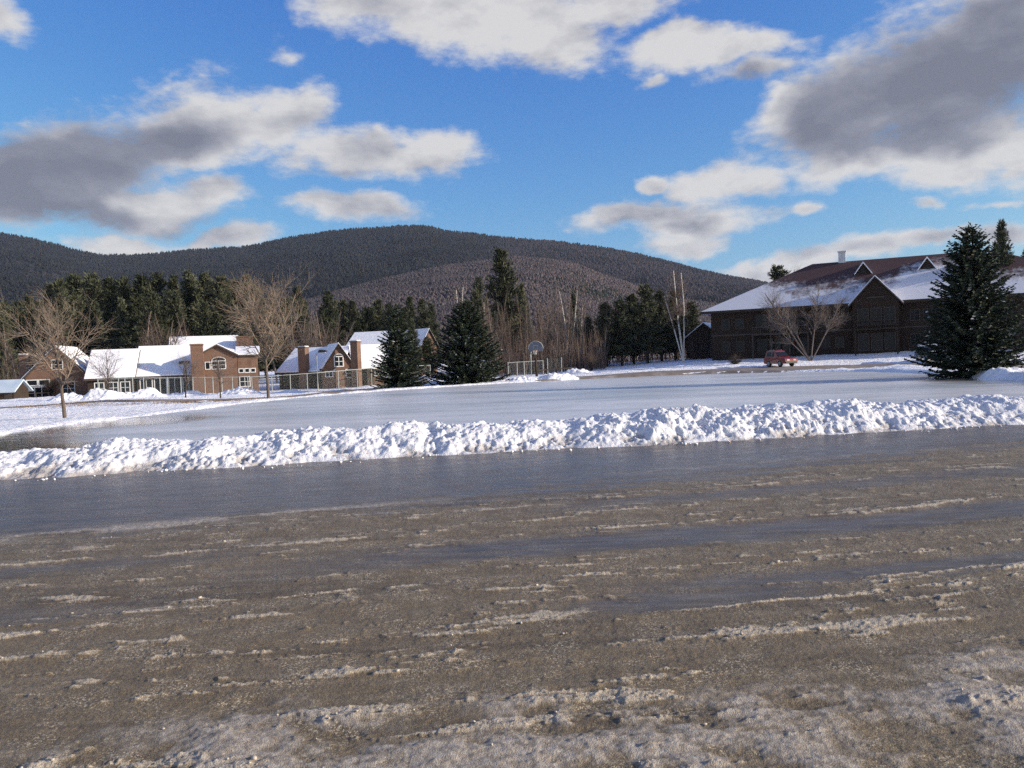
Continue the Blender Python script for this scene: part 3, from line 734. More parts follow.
def stem(out, p, d, L, r0, r1, rs, nseg=4, wob=.08, up=0.0):
    """a wobbling limb; returns its joints with directions and radii"""
    p = np.array(p, float); d = np.array(d, float); js = [(p.copy(), d.copy(), r0)]
    for i in range(nseg):
        d = d + rs.normal(0, wob, 3) + np.array([0, 0, up]); d /= np.linalg.norm(d)
        q = p + d*L/nseg
        ra = r0 + (r1 - r0)*i/nseg; rb = r0 + (r1 - r0)*(i+1)/nseg
        out.append((*p, *q, ra, rb)); p = q; js.append((p.copy(), d.copy(), rb))
    return js
def side_dir(d, rs, ang, az=None):
    q = rs.normal(size=3); s = np.cross(d, q); s /= np.linalg.norm(s) + 1e-9
    if az is not None: s = np.array([math.cos(az), math.sin(az), 0.0])
    v = d*math.cos(ang) + s*math.sin(ang); return v/np.linalg.norm(v)
def twigs(out, js, rs, L, r, n, lev, ang=.7, up=.05):
    for _ in range(n):
        i = rs.randint(1, len(js)); p, d, rr = js[i]; p0 = js[i-1][0]
        t = rs.rand(); b = p0 + (p - p0)*t
        l = L*rs.uniform(.5, 1.15)
        rb = min(r, rr*.8)
        k = stem(out, b, side_dir(d, rs, ang*rs.uniform(.6, 1.2)), l, rb, rb*.45, rs, 3 if lev > 1 else 2, .12, up)
        if lev > 1: twigs(out, k, rs, L*.55, r*.6, max(3, int(n*.85)), lev - 1, ang, up)

def leader_tree(rs, H, clear, spread, nprim, rt, lev=2, ang=(.65, 1.0), tw=5, up=.06, lean=0.0, twr=.5):
    """a young open grown tree: one leader with limbs rising from it all round"""
    tr = []; cr = []
    js = stem(tr, (0, 0, -0.15), (lean, 0, 1), H*.97, rt, rt*.12, rs, 12, .035, .05)
    for k in range(nprim):
        fr = clear/H + (0.93 - clear/H)*((k + .5)/nprim)**0.95
        i = min(11, int(fr*12)); t = fr*12 - i
        p = js[i][0]*(1-t) + js[i+1][0]*t; rr = js[i][2]*(1-t) + js[i+1][2]*t
        a = k*2.4 + rs.uniform(-.5, .5)
        l = spread*(1 - .80*(fr - clear/H)/(1 - clear/H))*rs.uniform(.75, 1.15)
        r = min(rr*.6, .014 + l*.012)
        d = side_dir(js[i][1], rs, rs.uniform(*ang)*(1 - .3*fr), a)
        kk = stem(cr, p, d, l, r, r*.3, rs, 6, .06, up)
        twigs(cr, kk, rs, l*.42, r*twr, tw + int(l*2.2), lev, .75, up)
    return tr, cr
def forked_tree(rs, H, stems, rt, lev=2, tw=6, spread=.35, clear=.45, twl=.22):
    """several stems from one foot, branching high up"""
    tr = []; cr = []
    for (dx, dy, hh, rr) in stems:
        js = stem(tr, (0, 0, -.15), (dx, dy, 1), hh, rr, rr*.36, rs, 10, .028, .0)
        for k in range(int(tw*2)):
            fr = clear + (0.97 - clear)*rs.rand(); i = min(9, int(fr*10))
            p, d, r0 = js[i]
            r = min(r0*.6, .04)
            kk = stem(cr, p, side_dir(d, rs, rs.uniform(.4, .8)), hh*spread*(1.15 - fr)*rs.uniform(.8, 1.2), r, r*.3, rs, 4, .08, .05)
            twigs(cr, kk, rs, hh*twl*.6, r*.6, tw, lev, .6, .03)
    return tr, cr

def make_tree(name, loc, tr, crown, tmat, cmat, rz=0, tn=8, cn=3, sc_=1.0):
    root = empty(name, loc, rz, sc_)
    if isinstance(tr, MB): tr.build('trunk', tmat, root)
    else:
        V, Fc = tubes(tr, tn); npmesh('trunk', V, Fc, tmat, root, smooth=True)
    if isinstance(crown, tuple): npmesh('crown', crown[0], crown[1], cmat, root, attrs={'tint': crown[2]})
    else:
        V, Fc = tubes(crown, cn); npmesh('crown', V, Fc, cmat, root)
    return root
def conifer_trunk(rs, H, r):
    out = []; stem(out, (0, 0, -.2), (0, 0, 1), H*.97, r, .02, rs, 8, .012, .02); return out
def place(root, px, Y, sink=0.0):
    p = gp(px, Y); root.location = (p.x, p.y, p.z - sink); return root

# the three big spruces at the pond
t = make_tree('spruce_tree', (0,0,0), conifer_trunk(np.random.RandomState(1), 9.1, .17), spruce_crown(np.random.RandomState(21), 9.2, 3.75, .03, 1.35, 1.1, .13), M['dark_bark'], M['spruce'])
tag(place(t, 973, 51.5), 'largest dark spruce, standing on the snow in front of the brown lodge', 'spruce tree')
t = make_tree('spruce_tree', (0,0,0), conifer_trunk(np.random.RandomState(2), 8.4, .17), spruce_crown(np.random.RandomState(22), 8.6, 4.7, .02, 1.35, 1.25, .10), M['dark_bark'], M['spruce'], 1.0)
tag(place(t, 468, 85), 'broad dense dark spruce on the far pond shore, next to the basketball hoop', 'spruce tree')
t = make_tree('spruce_tree', (0,0,0), conifer_trunk(np.random.RandomState(3), 8, .14), spruce_crown(np.random.RandomState(23), 8.3, 3.1, .03, 1.15, 1.2, .17), M['dark_bark'], M['spruce'], 2.0)
tag(place(t, 399, 82), 'slimmer spruce at the end of the tall fence, left of the broad spruce', 'spruce tree')

# open grown bare trees on the snowy verge
tr, cr = leader_tree(np.random.RandomState(31), 6.6, 1.75, 4.3, 19, .108, 2, (.70, 1.10), 4, .012, -.02, .55)
t = make_tree('bare_tree', (0,0,0), tr, cr, M['bark'], M['twig']); tag(place(t, 62, 45.3), 'wide bare tree with a stout trunk at the left end of the frozen pond', 'bare tree')
tr, cr = leader_tree(np.random.RandomState(33), 9.0, 2.4, 5.6, 21, .125, 2, (.48, .82), 4, .022, -.01, .55)
t = make_tree('bare_tree', (0,0,0), tr, cr, M['bark'], M['twig'], .6); tag(place(t, 267, 60.5), 'tall vase-shaped bare tree beside the pond, in front of the brick gable', 'bare tree')
for px, Y, hh, sd_, lab in [(108, 80, 5.0, 41, 'small slim bare tree in front of the long white snowy roof'), (184, 72, 4.0, 42, 'little bushy bare tree in front of the big brick chimney'), (219, 72.5, 4.0, 43, 'little bushy bare tree below the arched window of the brick house')]:
    tr, cr = leader_tree(np.random.RandomState(sd_), hh, 1.2, hh*.62, 18, .075, 2, (.5, .85), 4, .03, 0.0, .6)
    t = make_tree('bare_tree', (0,0,0), tr, cr, M['dark_bark'], M['grey_twig']); tag(place(t, px, Y), lab, 'bare tree')
# the bare tree with splayed stems before the lodge
rs = np.random.RandomState(51)
tr, cr = forked_tree(rs, 8, [(-.62, 0, 9.8, .11), (-.42, .3, 8.0, .085), (.18, .1, 9.4, .09), (.50, -.2, 8.2, .08), (-.95, .2, 7.2, .06)], .1, 2, 8, .42, .36, .28)
t = make_tree('bare_tree', (0,0,0), tr, cr, M['grey_twig'], M['grey_twig']); tag(place(t, 811, 96), 'spreading bare tree with several splayed stems in front of the lodge wall', 'bare tree')
tr, cr = forked_tree(np.random.RandomState(52), 12, [(-.1, 0, 13.5, .12), (.12, .1, 12.5, .1)], .1, 2, 8, .3, .5, .2)
t = make_tree('bare_tree', (0,0,0), tr, cr, M['twig'], M['grey_twig']); tag(place(t, 800, 134), 'hazy bare treetop rising behind the lodge roof, beside the small pine top', 'bare tree')

# birches
rs = np.random.RandomState(61)
tr, cr = forked_tree(rs, 12, [(-.09, 0, 12.4, .125), (.05, .05, 12.2, .11), (-.33, .05, 9.4, .105), (-.10, -.05, 10.6, .085)], .1, 2, 5, .30, .50, .24)
t = make_tree('birch_tree', (0,0,0), tr, cr, M['birch'], M['red_twig']); tag(place(t, 684, 109), 'clump of white birch stems, one leaning left, by the lodge corner', 'birch tree')
for px, Y, hh, sd_, lab, st in [(571, 124, 11.2, 62, 'forked white birch standing out in the brown thicket', [(-.12, 0, 11.8, .12), (.05, 0, 12, .11)]), (583, 121, 9.5, 63, 'thin leaning white birch just right of the forked birch', [(.05, 0, 9.0, .09), (-.08, .1, 8, .07)]),
                                (457, 138, 15, 64, 'tall white birch rising behind the broad dark spruce', [(.0, 0, 14, .15), (.06, 0, 14.5, .12)]), (490, 126, 12, 65, 'slender pale birch between the broad spruce and the tall pine', [(.01, 0, 11, .09)])]:
    tr, cr = forked_tree(np.random.RandomState(sd_), hh, st, .1, 2, 5, .24, .5, .15)
    t = make_tree('birch_tree', (0,0,0), tr, cr, M['birch'], M['grey_twig']); tag(place(t, px, Y), lab, 'birch tree')

# pines: a few kinds, copied
def pine_kind(sd_, H, Rm, z0, nwh, soft, bl=1.0):
    rs = np.random.RandomState(sd_)
    return make_tree('pine_tree', (0, 0, -500), conifer_trunk(rs, H, H*.014 + .05), pine_crown(rs, H, Rm, z0, nwh, bl, soft), M['dark_bark'], M['pine'])
kinds = [pine_kind(71, 20, 4.8, .12, 30, .80, 1.25), pine_kind(72, 20, 4.2, .10, 34, .95, 1.2), pine_kind(73, 20, 5.2, .14, 28, .72, 1.3), pine_kind(74, 20, 4.0, .08, 34, 1.05, 1.2)]
used = set()
def put_pine(k, px, Y, top, label, group=None, wid=1.0, cat='pine tree'):
    src = kinds[k]
    o = src if k not in used else copy_tree(src); used.add(k)
    p = gp(px, Y); d = at(px, top, Y)
    h = d.z - p.z
    o.location = p; o.rotation_euler.z = random.uniform(0, 6.28); s = h/20.0; o.scale = (s*wid, s*wid, s)
    tag(o, label, cat, group); return o
random.seed(8)
GW = 'pines in the wood behind the brick houses'
LW = 'tall dark pine crowded in the wood behind the brick houses on the left'
put_pine(1, 505, 148, 249, 'tallest pine with layered branches, standing above the brown thicket', wid=1.15)
put_pine(2, 481, 140, 278, 'pine just behind the broad dark spruce, beside the tallest pine', wid=.62)
put_pine(0, 524, 160, 285, 'low green pine at the right foot of the tallest pine', wid=.7)
tops = [(63,281),(80,275),(97,274),(113,280),(128,279),(146,275),(160,274),(177,277),(193,273),(208,273),(224,277),(240,282),(258,287)]
for i, (px, ty) in enumerate(tops): put_pine(i % 4 if i != 1 else 2, px, random.uniform(150, 165), ty, LW, GW, random.uniform(.85, 1.1))
for i in range(12): put_pine(random.randrange(4), 56 + i*17.5 + random.uniform(-6, 6), random.uniform(172, 190), random.uniform(277, 287), LW, GW)
for i in range(11): put_pine(random.randrange(4), 66 + i*18 + random.uniform(-7, 7), random.uniform(130, 143), random.uniform(292, 312), LW, GW, random.uniform(.9, 1.2))
for i in range(7): put_pine(random.randrange(4), -14 + i*11 + random.uniform(-4, 4), random.uniform(125, 160), random.uniform(296, 312), 'dark pine in the shade at the far left, behind the gabled brick cottage', 'dark pines at the far left')
for i in range(17): put_pine(random.randrange(4), 268 + i*10.6 + random.uniform(-5, 5), random.uniform(165, 215), random.uniform(297, 309), 'lower pine in the dense band between the tall pines and the broad spruce', 'lower pines behind the spruces', 1.1)
put_pine(2, 331, 150, 291, 'pale green pointed pine rising behind the gabled brick house', wid=.75)
put_pine(0, 413, 117, 320, 'green pine filling the gap just right of the slimmer spruce', wid=.8)
put_pine(0, 428, 121, 338, 'low green pine below the small snowy gable between the two pond spruces', wid=1.7)
put_pine(1, 300, 158, 287, 'green pine just right of the tall vase-shaped bare tree', wid=.8)
for px, Y, ty, w_, k, lab in [(607,119,304,1.35,0,'leftmost low dark pine of the clump left of the birch stems'),(622,116,300,1.35,2,'second dark pine in the clump left of the birch stems, with a rounded crown'),(634,121,296,1.3,0,'dark pine in the middle of the clump left of the birch stems'),
                         (648,117,285,1.15,2,'highest dark pine in the clump left of the birch stems'),(662,121,292,1.2,0,'dark pine directly behind the leaning birch stem'),(676,125,290,1.1,1,'greenish pine directly behind the upright birch stems'),
                         (693,128,302,1.15,2,'short pine between the birch stems and the lodge corner'),(576,140,292,.7,3,'thin pointed pine rising above the brown thicket near the forked birch'),(590,122,318,1.0,0,'low bright green pine at the right edge of the brown thicket'),
                         (781,138,266,1.15,2,'small pine top showing above the left slope of the lodge roof'),(1004,99,223,.62,0,'feathery pine rising behind the largest spruce, beyond the lodge roof'),(1032,150,248,1.0,0,'dark pine beyond the right end of the lodge roof')]:
    put_pine(k, px, Y, ty, lab, None, w_)

# brown leafless thicket: single bare trees and a mass of stems below them
def bare_kind(sd_, H, pale, mat):
    rs = np.random.RandomState(sd_)
    tr, cr = leader_tree(rs, H, H*.28, H*.20, 20, .085, 2, (.35, .65), 4, .07)
    return make_tree('bare_tree', (0, 0, -500), tr, cr, pale, mat, tn=5)
bkinds = [bare_kind(81, 10, M['grey_twig'], M['red_twig']), bare_kind(82, 10, M['bark'], M['red_twig']), bare_kind(83, 10, M['twig'], M['red_twig']), bare_kind(84, 10, M['grey_twig'], M['grey_twig'])]
bused = set()
def put_bare(k, px, Y, top, label, group, wid=1.0):
    src = bkinds[k]; o = src if k not in bused else copy_tree(src); bused.add(k)
    p = gp(px, Y); h = at(px, top, Y).z - p.z; s = h/10
    o.location = p; o.rotation_euler.z = random.uniform(0, 6.28); o.scale = (s*wid, s*wid, s); tag(o, label, 'bare tree', group)
for i in range(62):
    px = 480 + 132*random.random(); put_bare(random.randrange(4), px, random.uniform(112, 150), random.uniform(276, 312) + (10 if px > 590 else 0), 'thin leafless brown tree in the thicket behind the basketball hoop', 'bare trees of the brown thicket', random.uniform(.8, 1.3))
for i in range(20): put_bare(random.randrange(4), 274 + 66*random.random(), random.uniform(117, 138), random.uniform(298, 328), 'leafless brown tree between the two brick houses and the pine wood', 'bare trees behind the brick houses', random.uniform(1.3, 1.8))
for i in range(18): put_bare((0, 1, 2)[i % 3], 138 + 62*random.random(), random.uniform(116, 127), random.uniform(306, 330), 'leafless brown tree behind the long white snowy roof', 'bare trees behind the white roof', random.uniform(1.5, 2.0))
for i in range(8): put_bare(random.randrange(4), 640 + 75*random.random(), random.uniform(130, 155), random.uniform(284, 308), 'leafless brown tree among the pines by the lodge corner', 'bare trees by the lodge corner', 1.1)
for i in range(9): put_bare(random.randrange(4), -6 + 70*random.random(), random.uniform(112, 122), random.uniform(318, 345), 'leafless brown tree behind the gabled brick cottage at the far left', 'bare trees at the far left', 1.2)
rs = np.random.RandomState(91)
def brush(name, n, pxr, Yr, hr):
    segs = []; tint = []
    for i in range(n):
        px = rs.uniform(*pxr); Y = rs.uniform(*Yr); p = at(px, 365, Y); h = rs.uniform(*hr)*rs.uniform(.6, 1.1)
        p = np.array([p.x, p.y, 0]); lean = rs.normal(0, .10, 2); segs.append((p, h, lean))
    X = np.array([s[0][0] for s in segs]); Yv = np.array([s[0][1] for s in segs]); Z = gza(X, Yv)
    S = []
    for (p, h, l), z in zip(segs, Z):
        r = rs.uniform(.012, .03)
        a = np.array([p[0], p[1], z - .1]); b = a + np.array([l[0]*h*.5, l[1]*h*.5, h*.55]); c = b + np.array([l[0]*h*.6 + rs.normal(0, .2), l[1]*h*.6, h*.45])
        S.append((*a, *b, r, r*.7)); S.append((*b, *c, r*.7, r*.2))
        for _ in range(3):
            q = a + (b - a)*rs.uniform(.4, 1); S.append((*q, *(q + np.array([rs.normal(0, .5), rs.normal(0, .5), rs.uniform(.4, 1.2)])*h*.22), r*.5, r*.15))
    V, Fc = tubes(S, 3)
    o = npmesh(name, V, Fc, M['brush'], attrs={'tint': np.repeat(np.repeat(rs.rand(n), 5), 6)}); o['kind'] = 'stuff'
brush('brushwood', 3400, (488, 606), (109, 140), (3.0, 6.5))
brush('brushwood', 700, (-5, 75), (108, 118), (2, 5)); brush('brushwood', 500, (280, 345), (113, 122), (2, 5)); brush('brushwood', 380, (690, 728), (118, 132), (3, 6)); brush('brushwood', 1500, (596, 705), (126, 150), (3, 7))

# dry grass and leaves poking through the verge snow
n = 6000; X = rs.uniform(-38, -13, n); L_ = rs.normal(61.0, 1.4, n) + .08*(X + 25) + np.where(X > -20, (X + 20)*.5, 0)
Z = gza(X, L_); P = np.stack([X, L_, Z + .04], 1); keep = rs.rand(n) < np.clip(.35 + 1.8*fbm(X*.3, L_*.5, 3, 35), 0, 1); P = P[keep]
d = rs.normal(0, .6, P.shape) + [0, 0, 1]; V, Fc, T = blades(P, d, rs.uniform(.08, .24, len(P)), rs.uniform(.008, .02, len(P)), rs.rand(len(P)), rs)
g = npmesh('dry_grass', V, Fc, M['grass'], attrs={'tint': T}); g['kind'] = 'stuff'
# rounded leafless bush before the lodge, another by the thicket edge
def shrub(px, Y, h, w, sd_, label, mat):
    rs = np.random.RandomState(sd_); tr = []; cr = []
    for k in range(46):
        a = rs.uniform(0, 6.28); kk = stem(tr, (0, 0, -.05), (math.cos(a)*w/h*rs.rand(), math.sin(a)*w/h*rs.rand(), 1), h*rs.uniform(.6, .95), .02, .008, rs, 3, .12)
        twigs(cr, kk, rs, h*.4, .008, 7, 2, .7)
    root = empty('shrub', (0,0,0)); V, Fc = tubes(tr, 4); npmesh('stem', V, Fc, M['dark_bark'], root); V, Fc = tubes(cr, 3); npmesh('crown', V, Fc, mat, root)
    tag(place(root, px, Y), label, 'shrub')
shrub(735, 97.5, 1.25, 2.6, 95, 'low brown leafless bush on the snow left of the red car', M['red_twig'])
shrub(591, 108, 2.4, 1.6, 96, 'tangled bare bush at the right edge of the brown thicket, above the shore snow', M['red_twig'])
shrub(48, 98, 2.2, 1.0, 97, 'dark upright bush at the foot of the gabled brick cottage', M['dark_bark'])

# ------------------------------------------------------------------ buildings
def slab_roof(root, a0, a1, c0, c1, h, hr, axis, ov, mat, snowmat, cm=None, loc=None, rz=0, rake=.35, snow=True, lift=0.012):
    cm = (c0 + c1)/2 if cm is None else cm
    kl = (hr - h)/(cm - c0); kr = (hr - h)/(c1 - cm)
    def sec(o, z0, z1, e):
        l = c0 - ov + e; r = c1 + ov - e
        zl = h - (ov - e)*kl; zr = h - (ov - e)*kr
        return [(l, zl + z0), (cm, hr + z0), (r, zr + z0), (r, zr + z1), (cm, hr + z1), (l, zl + z1)]
    b = MB(); b.prism(sec(ov, lift, lift + .16, 0), a0 - rake, a1 + rake, axis); ro = b.build('roof', mat, root, loc=loc, rz=rz)
    if snow:
        b = MB(); b.prism(sec(ov, lift + .163, lift + .33, .06), a0 - rake + .05, a1 + rake - .05, axis); b.build('snow_cover', snowmat, ro, bevel=.05)
    return ro
def gable_block(root, x0, x1, y0, y1, h, hr, axis, wall, loc=None, rz=0, ov=.45, snow=True, roofmat=None, snowmat=None):
    b = MB()
    if axis == 'x':
        b.prism([(y0,0),(y1,0),(y1,h),((y0+y1)/2,hr),(y0,h)], x0, x1, 'x'); w = b.build('wall', wall, root, loc=loc, rz=rz)
        slab_roof(root, x0, x1, y0, y1, h, hr, 'x', ov, roofmat or M['roof_edge'], snowmat or M['snow'], None, loc, rz, snow=snow)
    else:
        b.prism([(x0,0),(x1,0),(x1,h),((x0+x1)/2,hr),(x0,h)], y0, y1, 'y'); w = b.build('wall', wall, root, loc=loc, rz=rz)
        slab_roof(root, y0, y1, x0, x1, h, hr, 'y', ov, roofmat or M['roof_edge'], snowmat or M['snow'], None, loc, rz, snow=snow)
    return w
def window(root, x, y, z, w, h, nx=2, ny=2, arch=0.0, frame=None, fw=.08, parent_rot=None, label=None):
    """a window on a wall that faces -y; x, z give its lower left corner"""
    b = MB()
    poly = [(x, z), (x + w, z), (x + w, z + h)] + [(x + w/2 + w/2*math.cos(a), z + h + arch*math.sin(a)) for a in np.linspace(0.3, math.pi - .3, 7) if arch] + [(x, z + h)]
    b.prism(poly, y - .02, y + .02, 'y')
    loc, rz = parent_rot or (None, 0)
    p = b.build('window', M['glass'], root, loc=loc, rz=rz)
    b = MB(); f = fw
    b.box(x - f, x, y - .06, y - .001, z - f, z + h + f); b.box(x + w, x + w + f, y - .06, y - .001, z - f, z + h + f)
    b.box(x, x + w, y - .058, y - .001, z - f, z); b.box(x, x + w, y - .058, y - .001, z + h, z + h + f)
    for i in range(1, nx): b.box(x + w*i/nx - f*.3, x + w*i/nx + f*.3, y - .05, y - .021, z, z + h)
    for i in range(1, ny): b.box(x, x + w, y - .048, y - .021, z + h*i/ny - f*.3, z + h*i/ny + f*.3)
    if arch:
        pts = [(x + w/2 + (w/2 + f*.5)*math.cos(a), y - .03, z + h + f + arch*math.sin(a)) for a in np.linspace(0, math.pi, 9)]
        b.tube(pts, f*.5, 6)
    b.build('frame', frame or M['white'], p)
    return p
def chimney(root, x0, x1, y0, y1, z0, z1, cap=True, mat=None):
    b = MB(); b.box(x0, x1, y0, y1, z0, z1); b.box(x0 - .08, x1 + .08, y0 - .08, y1 + .08, z1 + .002, z1 + .18)
    c = b.build('chimney', mat or M['brick'], root)
    if cap:
        b = MB(); b.box(x0 - .02, x1 + .02, y0 - .02, y1 + .02, z1 + .184, z1 + .30); b.build('snow_cap', M['snow'], c, bevel=.04)
    return c
def base(px, Y, z=None):
    p = at(px, 370, Y); p.z = gz(p.x, p.y) if z is None else z; return p

# far left: pieces of two small buildings cut by the frame
h = empty('cottage', base(-14, 135), R(10)); gable_block(h, -4, 2.6, 0, 7, 4.6, 7.4, 'x', M['dark_wood'], snow=False, roofmat=M['green_roof'])
window(h, .6, 0, 1.4, 1.0, 1.2)
tag(h, 'building at the left edge of the frame with a pale green roof corner', 'house')
h = empty('shed', base(-6, 90), R(6)); gable_block(h, -3.2, 1.9, 0, 3.4, 1.0, 2.0, 'x', M['dark_wood'], snow=False, roofmat=M['blue_roof'])
b = MB(); b.box(.9, 1.7, -.03, .03, .05, .8); b.build('door', M['trim_wood'], h)
tag(h, 'low shed with a pale blue roof at the far left edge', 'shed')

# gabled brick cottage at the left
hA = empty('brick_house', base(58, 99, -1.1), R(14))
gable_block(hA, -3.6, 3.4, 0, 9, 2.9, 6.4, 'y', M['brick'])
gable_block(hA, 3.45, 8.4, 1.0, 9, 2.7, 5.6, 'x', M['brick'], roofmat=M['roof_edge'], snow=False)
chimney(hA, -5.1, -4.3, 3, 4, 0, 5.6)
for x in (-3.4, -2.1): window(hA, x, -.01, 2.0, 1.05, .55, 1, 1, fw=.12)
window(hA, -3.4, -.01, .5, 2.3, 1.2, 3, 1, fw=.12); window(hA, .2, -.01, .7, 1.5, 1.5, 2, 2); window(hA, -.6, -.01, 3.8, 1.1, 1.1, 2, 2)
b = MB()
for x in (-3.6, -2.2, -.8): b.box(x, x + .12, -1.5, -1.38, 0, 1.0)
b.box(-3.6, -.68, -1.5, -1.4, 1.002, 1.1); b.build('porch_rail', M['trim_wood'], hA)
tag(hA, 'gabled brick cottage behind the wide bare tree at the left, white framed windows', 'house')

# long house with the white roof, big chimney and arched window
hB = empty('brick_house', base(172, 100, -1.05), R(17))
gable_block(hB, -9.2, -4.3, -.9, 9.2, 2.7, 6.15, 'x', M['dark_wood'])
gable_block(hB, -4.0, 2.9, .15, 10.4, 2.75, 6.5, 'x', M['dark_wood'])
gable_block(hB, 3.0, 7.6, -1.2, 8, 5.0, 6.35, 'y', M['brick'], ov=.3)
gable_block(hB, 7.65, 10.0, -.9, 8, 4.9, 6.0, 'x', M['brick'], ov=.25)
chimney(hB, 2.35, 3.75, -2.1, -1.22, 0, 6.45)
window(hB, 4.7, -1.21, 3.35, 1.5, .95, 2, 2, arch=.45, fw=.11); window(hB, 3.95, -1.21, 3.35, .45, .85, 1, 1, fw=.1)
for x in (7.8, 8.5, 9.2): window(hB, x, -.91, 2.75, .45, .42, 1, 1, fw=.1)
window(hB, 7.85, -.91, .9, 1.1, 1.2, 2, 2, fw=.1)
for x in (-8.4, -6.9, -5.6): window(hB, x, -.91, .7, .9, 1.35, 2, 2, fw=.1)
for x in (-3.6, -2.0, -.4, 1.2): window(hB, x, .14, .3, 1.25, 2.0, 2, 1, fw=.1)
b = MB(); b.box(.7, 1.9, 1.5, 2.5, 3.3, 4.55); b.build('roof_vent', M['dark_metal'], hB)
hB.scale.z = .93
tag(hB, 'long house with the widest white snowy roof, stout brick chimney and arched window', 'house')

# house behind it: snowy roof and brick end
hD = empty('brick_house', base(206, 118, -1.0), R(17))
gable_block(hD, -4.8, 4.2, 0, 9, 5.3, 8.2, 'x', M['brick'])
chimney(hD, 4.3, 6.6, .6, 2.0, 0, 8.0, cap=False); window(hD, -3, -.01, 3.4, 1.1, 1.2); window(hD, 0, -.01, 3.4, 1.1, 1.2)
hD.scale.z = .95
tag(hD, 'taller brick house half hidden behind the long white roof, chimney at its right end', 'house')

# house with the lit brick gable
hC = empty('brick_house', base(330, 105, -1.0), R(-20))
gable_block(hC, -8.2, .3, .6, 9.2, 2.7, 6.1, 'x', M['dark_wood'])
chimney(hC, -4.5, -3.4, -.35, .55, 0, 6.2)
L1 = ((-.6, -.6, 0), R(42))
gable_block(hC, 0, 4.0, 0, 7, 3.1, 6.5, 'y', M['brick'], loc=L1[0], rz=L1[1], ov=.25)
window(hC, 1.5, -.01, 3.3, 1.0, 1.35, 2, 2, arch=.3, fw=.13, parent_rot=L1); window(hC, .3, -.01, 1.8, .8, .7, 2, 1, fw=.12, parent_rot=L1); window(hC, 2.9, -.01, 1.6, .7, 1.1, 1, 2, fw=.1, parent_rot=L1)
L2 = ((2.6, 1.8, 0), R(38))
gable_block(hC, 0, 4.4, 0, 7.6, 2.8, 6.2, 'x', M['brick'], loc=L2[0], rz=L2[1])
b = MB(); b.box(1.0, 4.4, 1.7, 3.6, 0, 2.75); b.build('wall', M['dark_wood'], hC)
chimney(hC, 3.1, 4.1, .0, .9, 0, 6.7)
window(hC, 2.6, -.01, 1.7, .8, .9, 2, 2, fw=.14, parent_rot=L2); window(hC, 3.5, -.01, 1.5, .7, 1.1, 2, 2, fw=.1, parent_rot=L2)
hC.scale.z = .86
tag(hC, 'brick house with a sunlit pointed gable, two chimneys and bluish snow on its roof', 'house')
hE = empty('brick_house', base(366, 128, -1.0), R(-14)); gable_block(hE, -3.2, 3.6, 0, 8, 5.4, 7.9, 'x', M['brick']); window(hE, -2, -.01, 3.2, 1.1, 1.3); window(hE, 1, -.01, 3.2, 1.1, 1.3)
tag(hE, 'house behind the slimmer spruce showing only a pale blue snowy roof', 'house')
hF = empty('brick_house', base(430, 134, -1.0), R(50)); gable_block(hF, -1.8, 1.8, 0, 7, 5.6, 8.2, 'y', M['brick'], ov=.3); window(hF, -.5, -.01, 3.4, 1.0, 1.2)
tag(hF, 'small snowy gable seen between the two pond spruces', 'house')

# ------------------------------------------------------------------ the lodge
LB = at(712, 358, 108); LB.z = 1.0
TH = -25.0
lodge = empty('lodge', LB, R(TH))
tag(lodge, 'big dark brown shingled lodge with a snowy hipped roof and gabled bay', 'lodge')
EZ = 6.15
b = MB(); b.box(0, 46, 0, 18, -.6, EZ - .3); b.build('wall', M['lodge_wall'], lodge)
def lodge_roof_mat():
    m = mat_roof('lodge_shingles', 7.6, 9.6); t = NT(m)
    return m
m = bpy.data.materials.new('lodge_shingles'); t = NT(m)
o = t.obj; s = t.new('ShaderNodeSeparateXYZ'); t.link(o, s.inputs[0])
n1 = t.noise(t.mapping(o, (1, 1, .45)), .45, 5, .62); n2 = t.noise(o, 2.4, 5, .65); n3 = t.noise(t.mapping(o, (2.2, .5, .5)), 1.0, 4, .6)
wing = t.math('MULTIPLY', t.smooth(s.outputs[0], 21.5, 23.5), t.smooth(s.outputs[0], 32.5, 28.0))
left = t.smooth(s.outputs[0], 11.0, 6.0)
z = t.math('ADD', s.outputs[2], t.math('MULTIPLY', t.math('SUBTRACT', n1, .5), 5.0))
z = t.math('ADD', z, t.math('MULTIPLY', t.math('SUBTRACT', n2, .5), 3.0))
z = t.math('ADD', z, t.math('MULTIPLY', t.math('SUBTRACT', n3, .5), 2.2))
z = t.math('SUBTRACT', z, t.math('MULTIPLY', wing, 2.2)); z = t.math('SUBTRACT', z, t.math('MULTIPLY', left, 1.2))
kk = t.smooth(z, 9.6, 7.2)
shn = t.ramp(n2, [(.3, (.072, .031, .025)), (.7, (.045, .022, .019))])
t.link(t.mix(t.math('MULTIPLY', kk, .78), shn, (.80, .81, .83)), t.bsdf.inputs['Base Color']); t.bsdf.inputs['Roughness'].default_value = .8
b = MB()
u0, u1, v0, v1, zr = -1.1, 47, -1.0, 19, 12.2; ra, rb = 12.0, 32.8
b.add([(u0,v0,EZ),(u1,v0,EZ),(u1,v1,EZ),(u0,v1,EZ),(ra,9,zr),(rb,9,zr),(u0,v0,EZ-.28),(u1,v0,EZ-.28),(u1,v1,EZ-.28),(u0,v1,EZ-.28)],
      [(0,1,5,4),(1,2,5),(2,3,4,5),(3,0,4),(0,6,7,1),(1,7,8,2),(2,8,9,3),(3,9,6,0),(6,9,8,7)])
roof = b.build('roof', m, lodge)
def zroof(v): return EZ + (v - v0)*(zr - EZ)/10.0
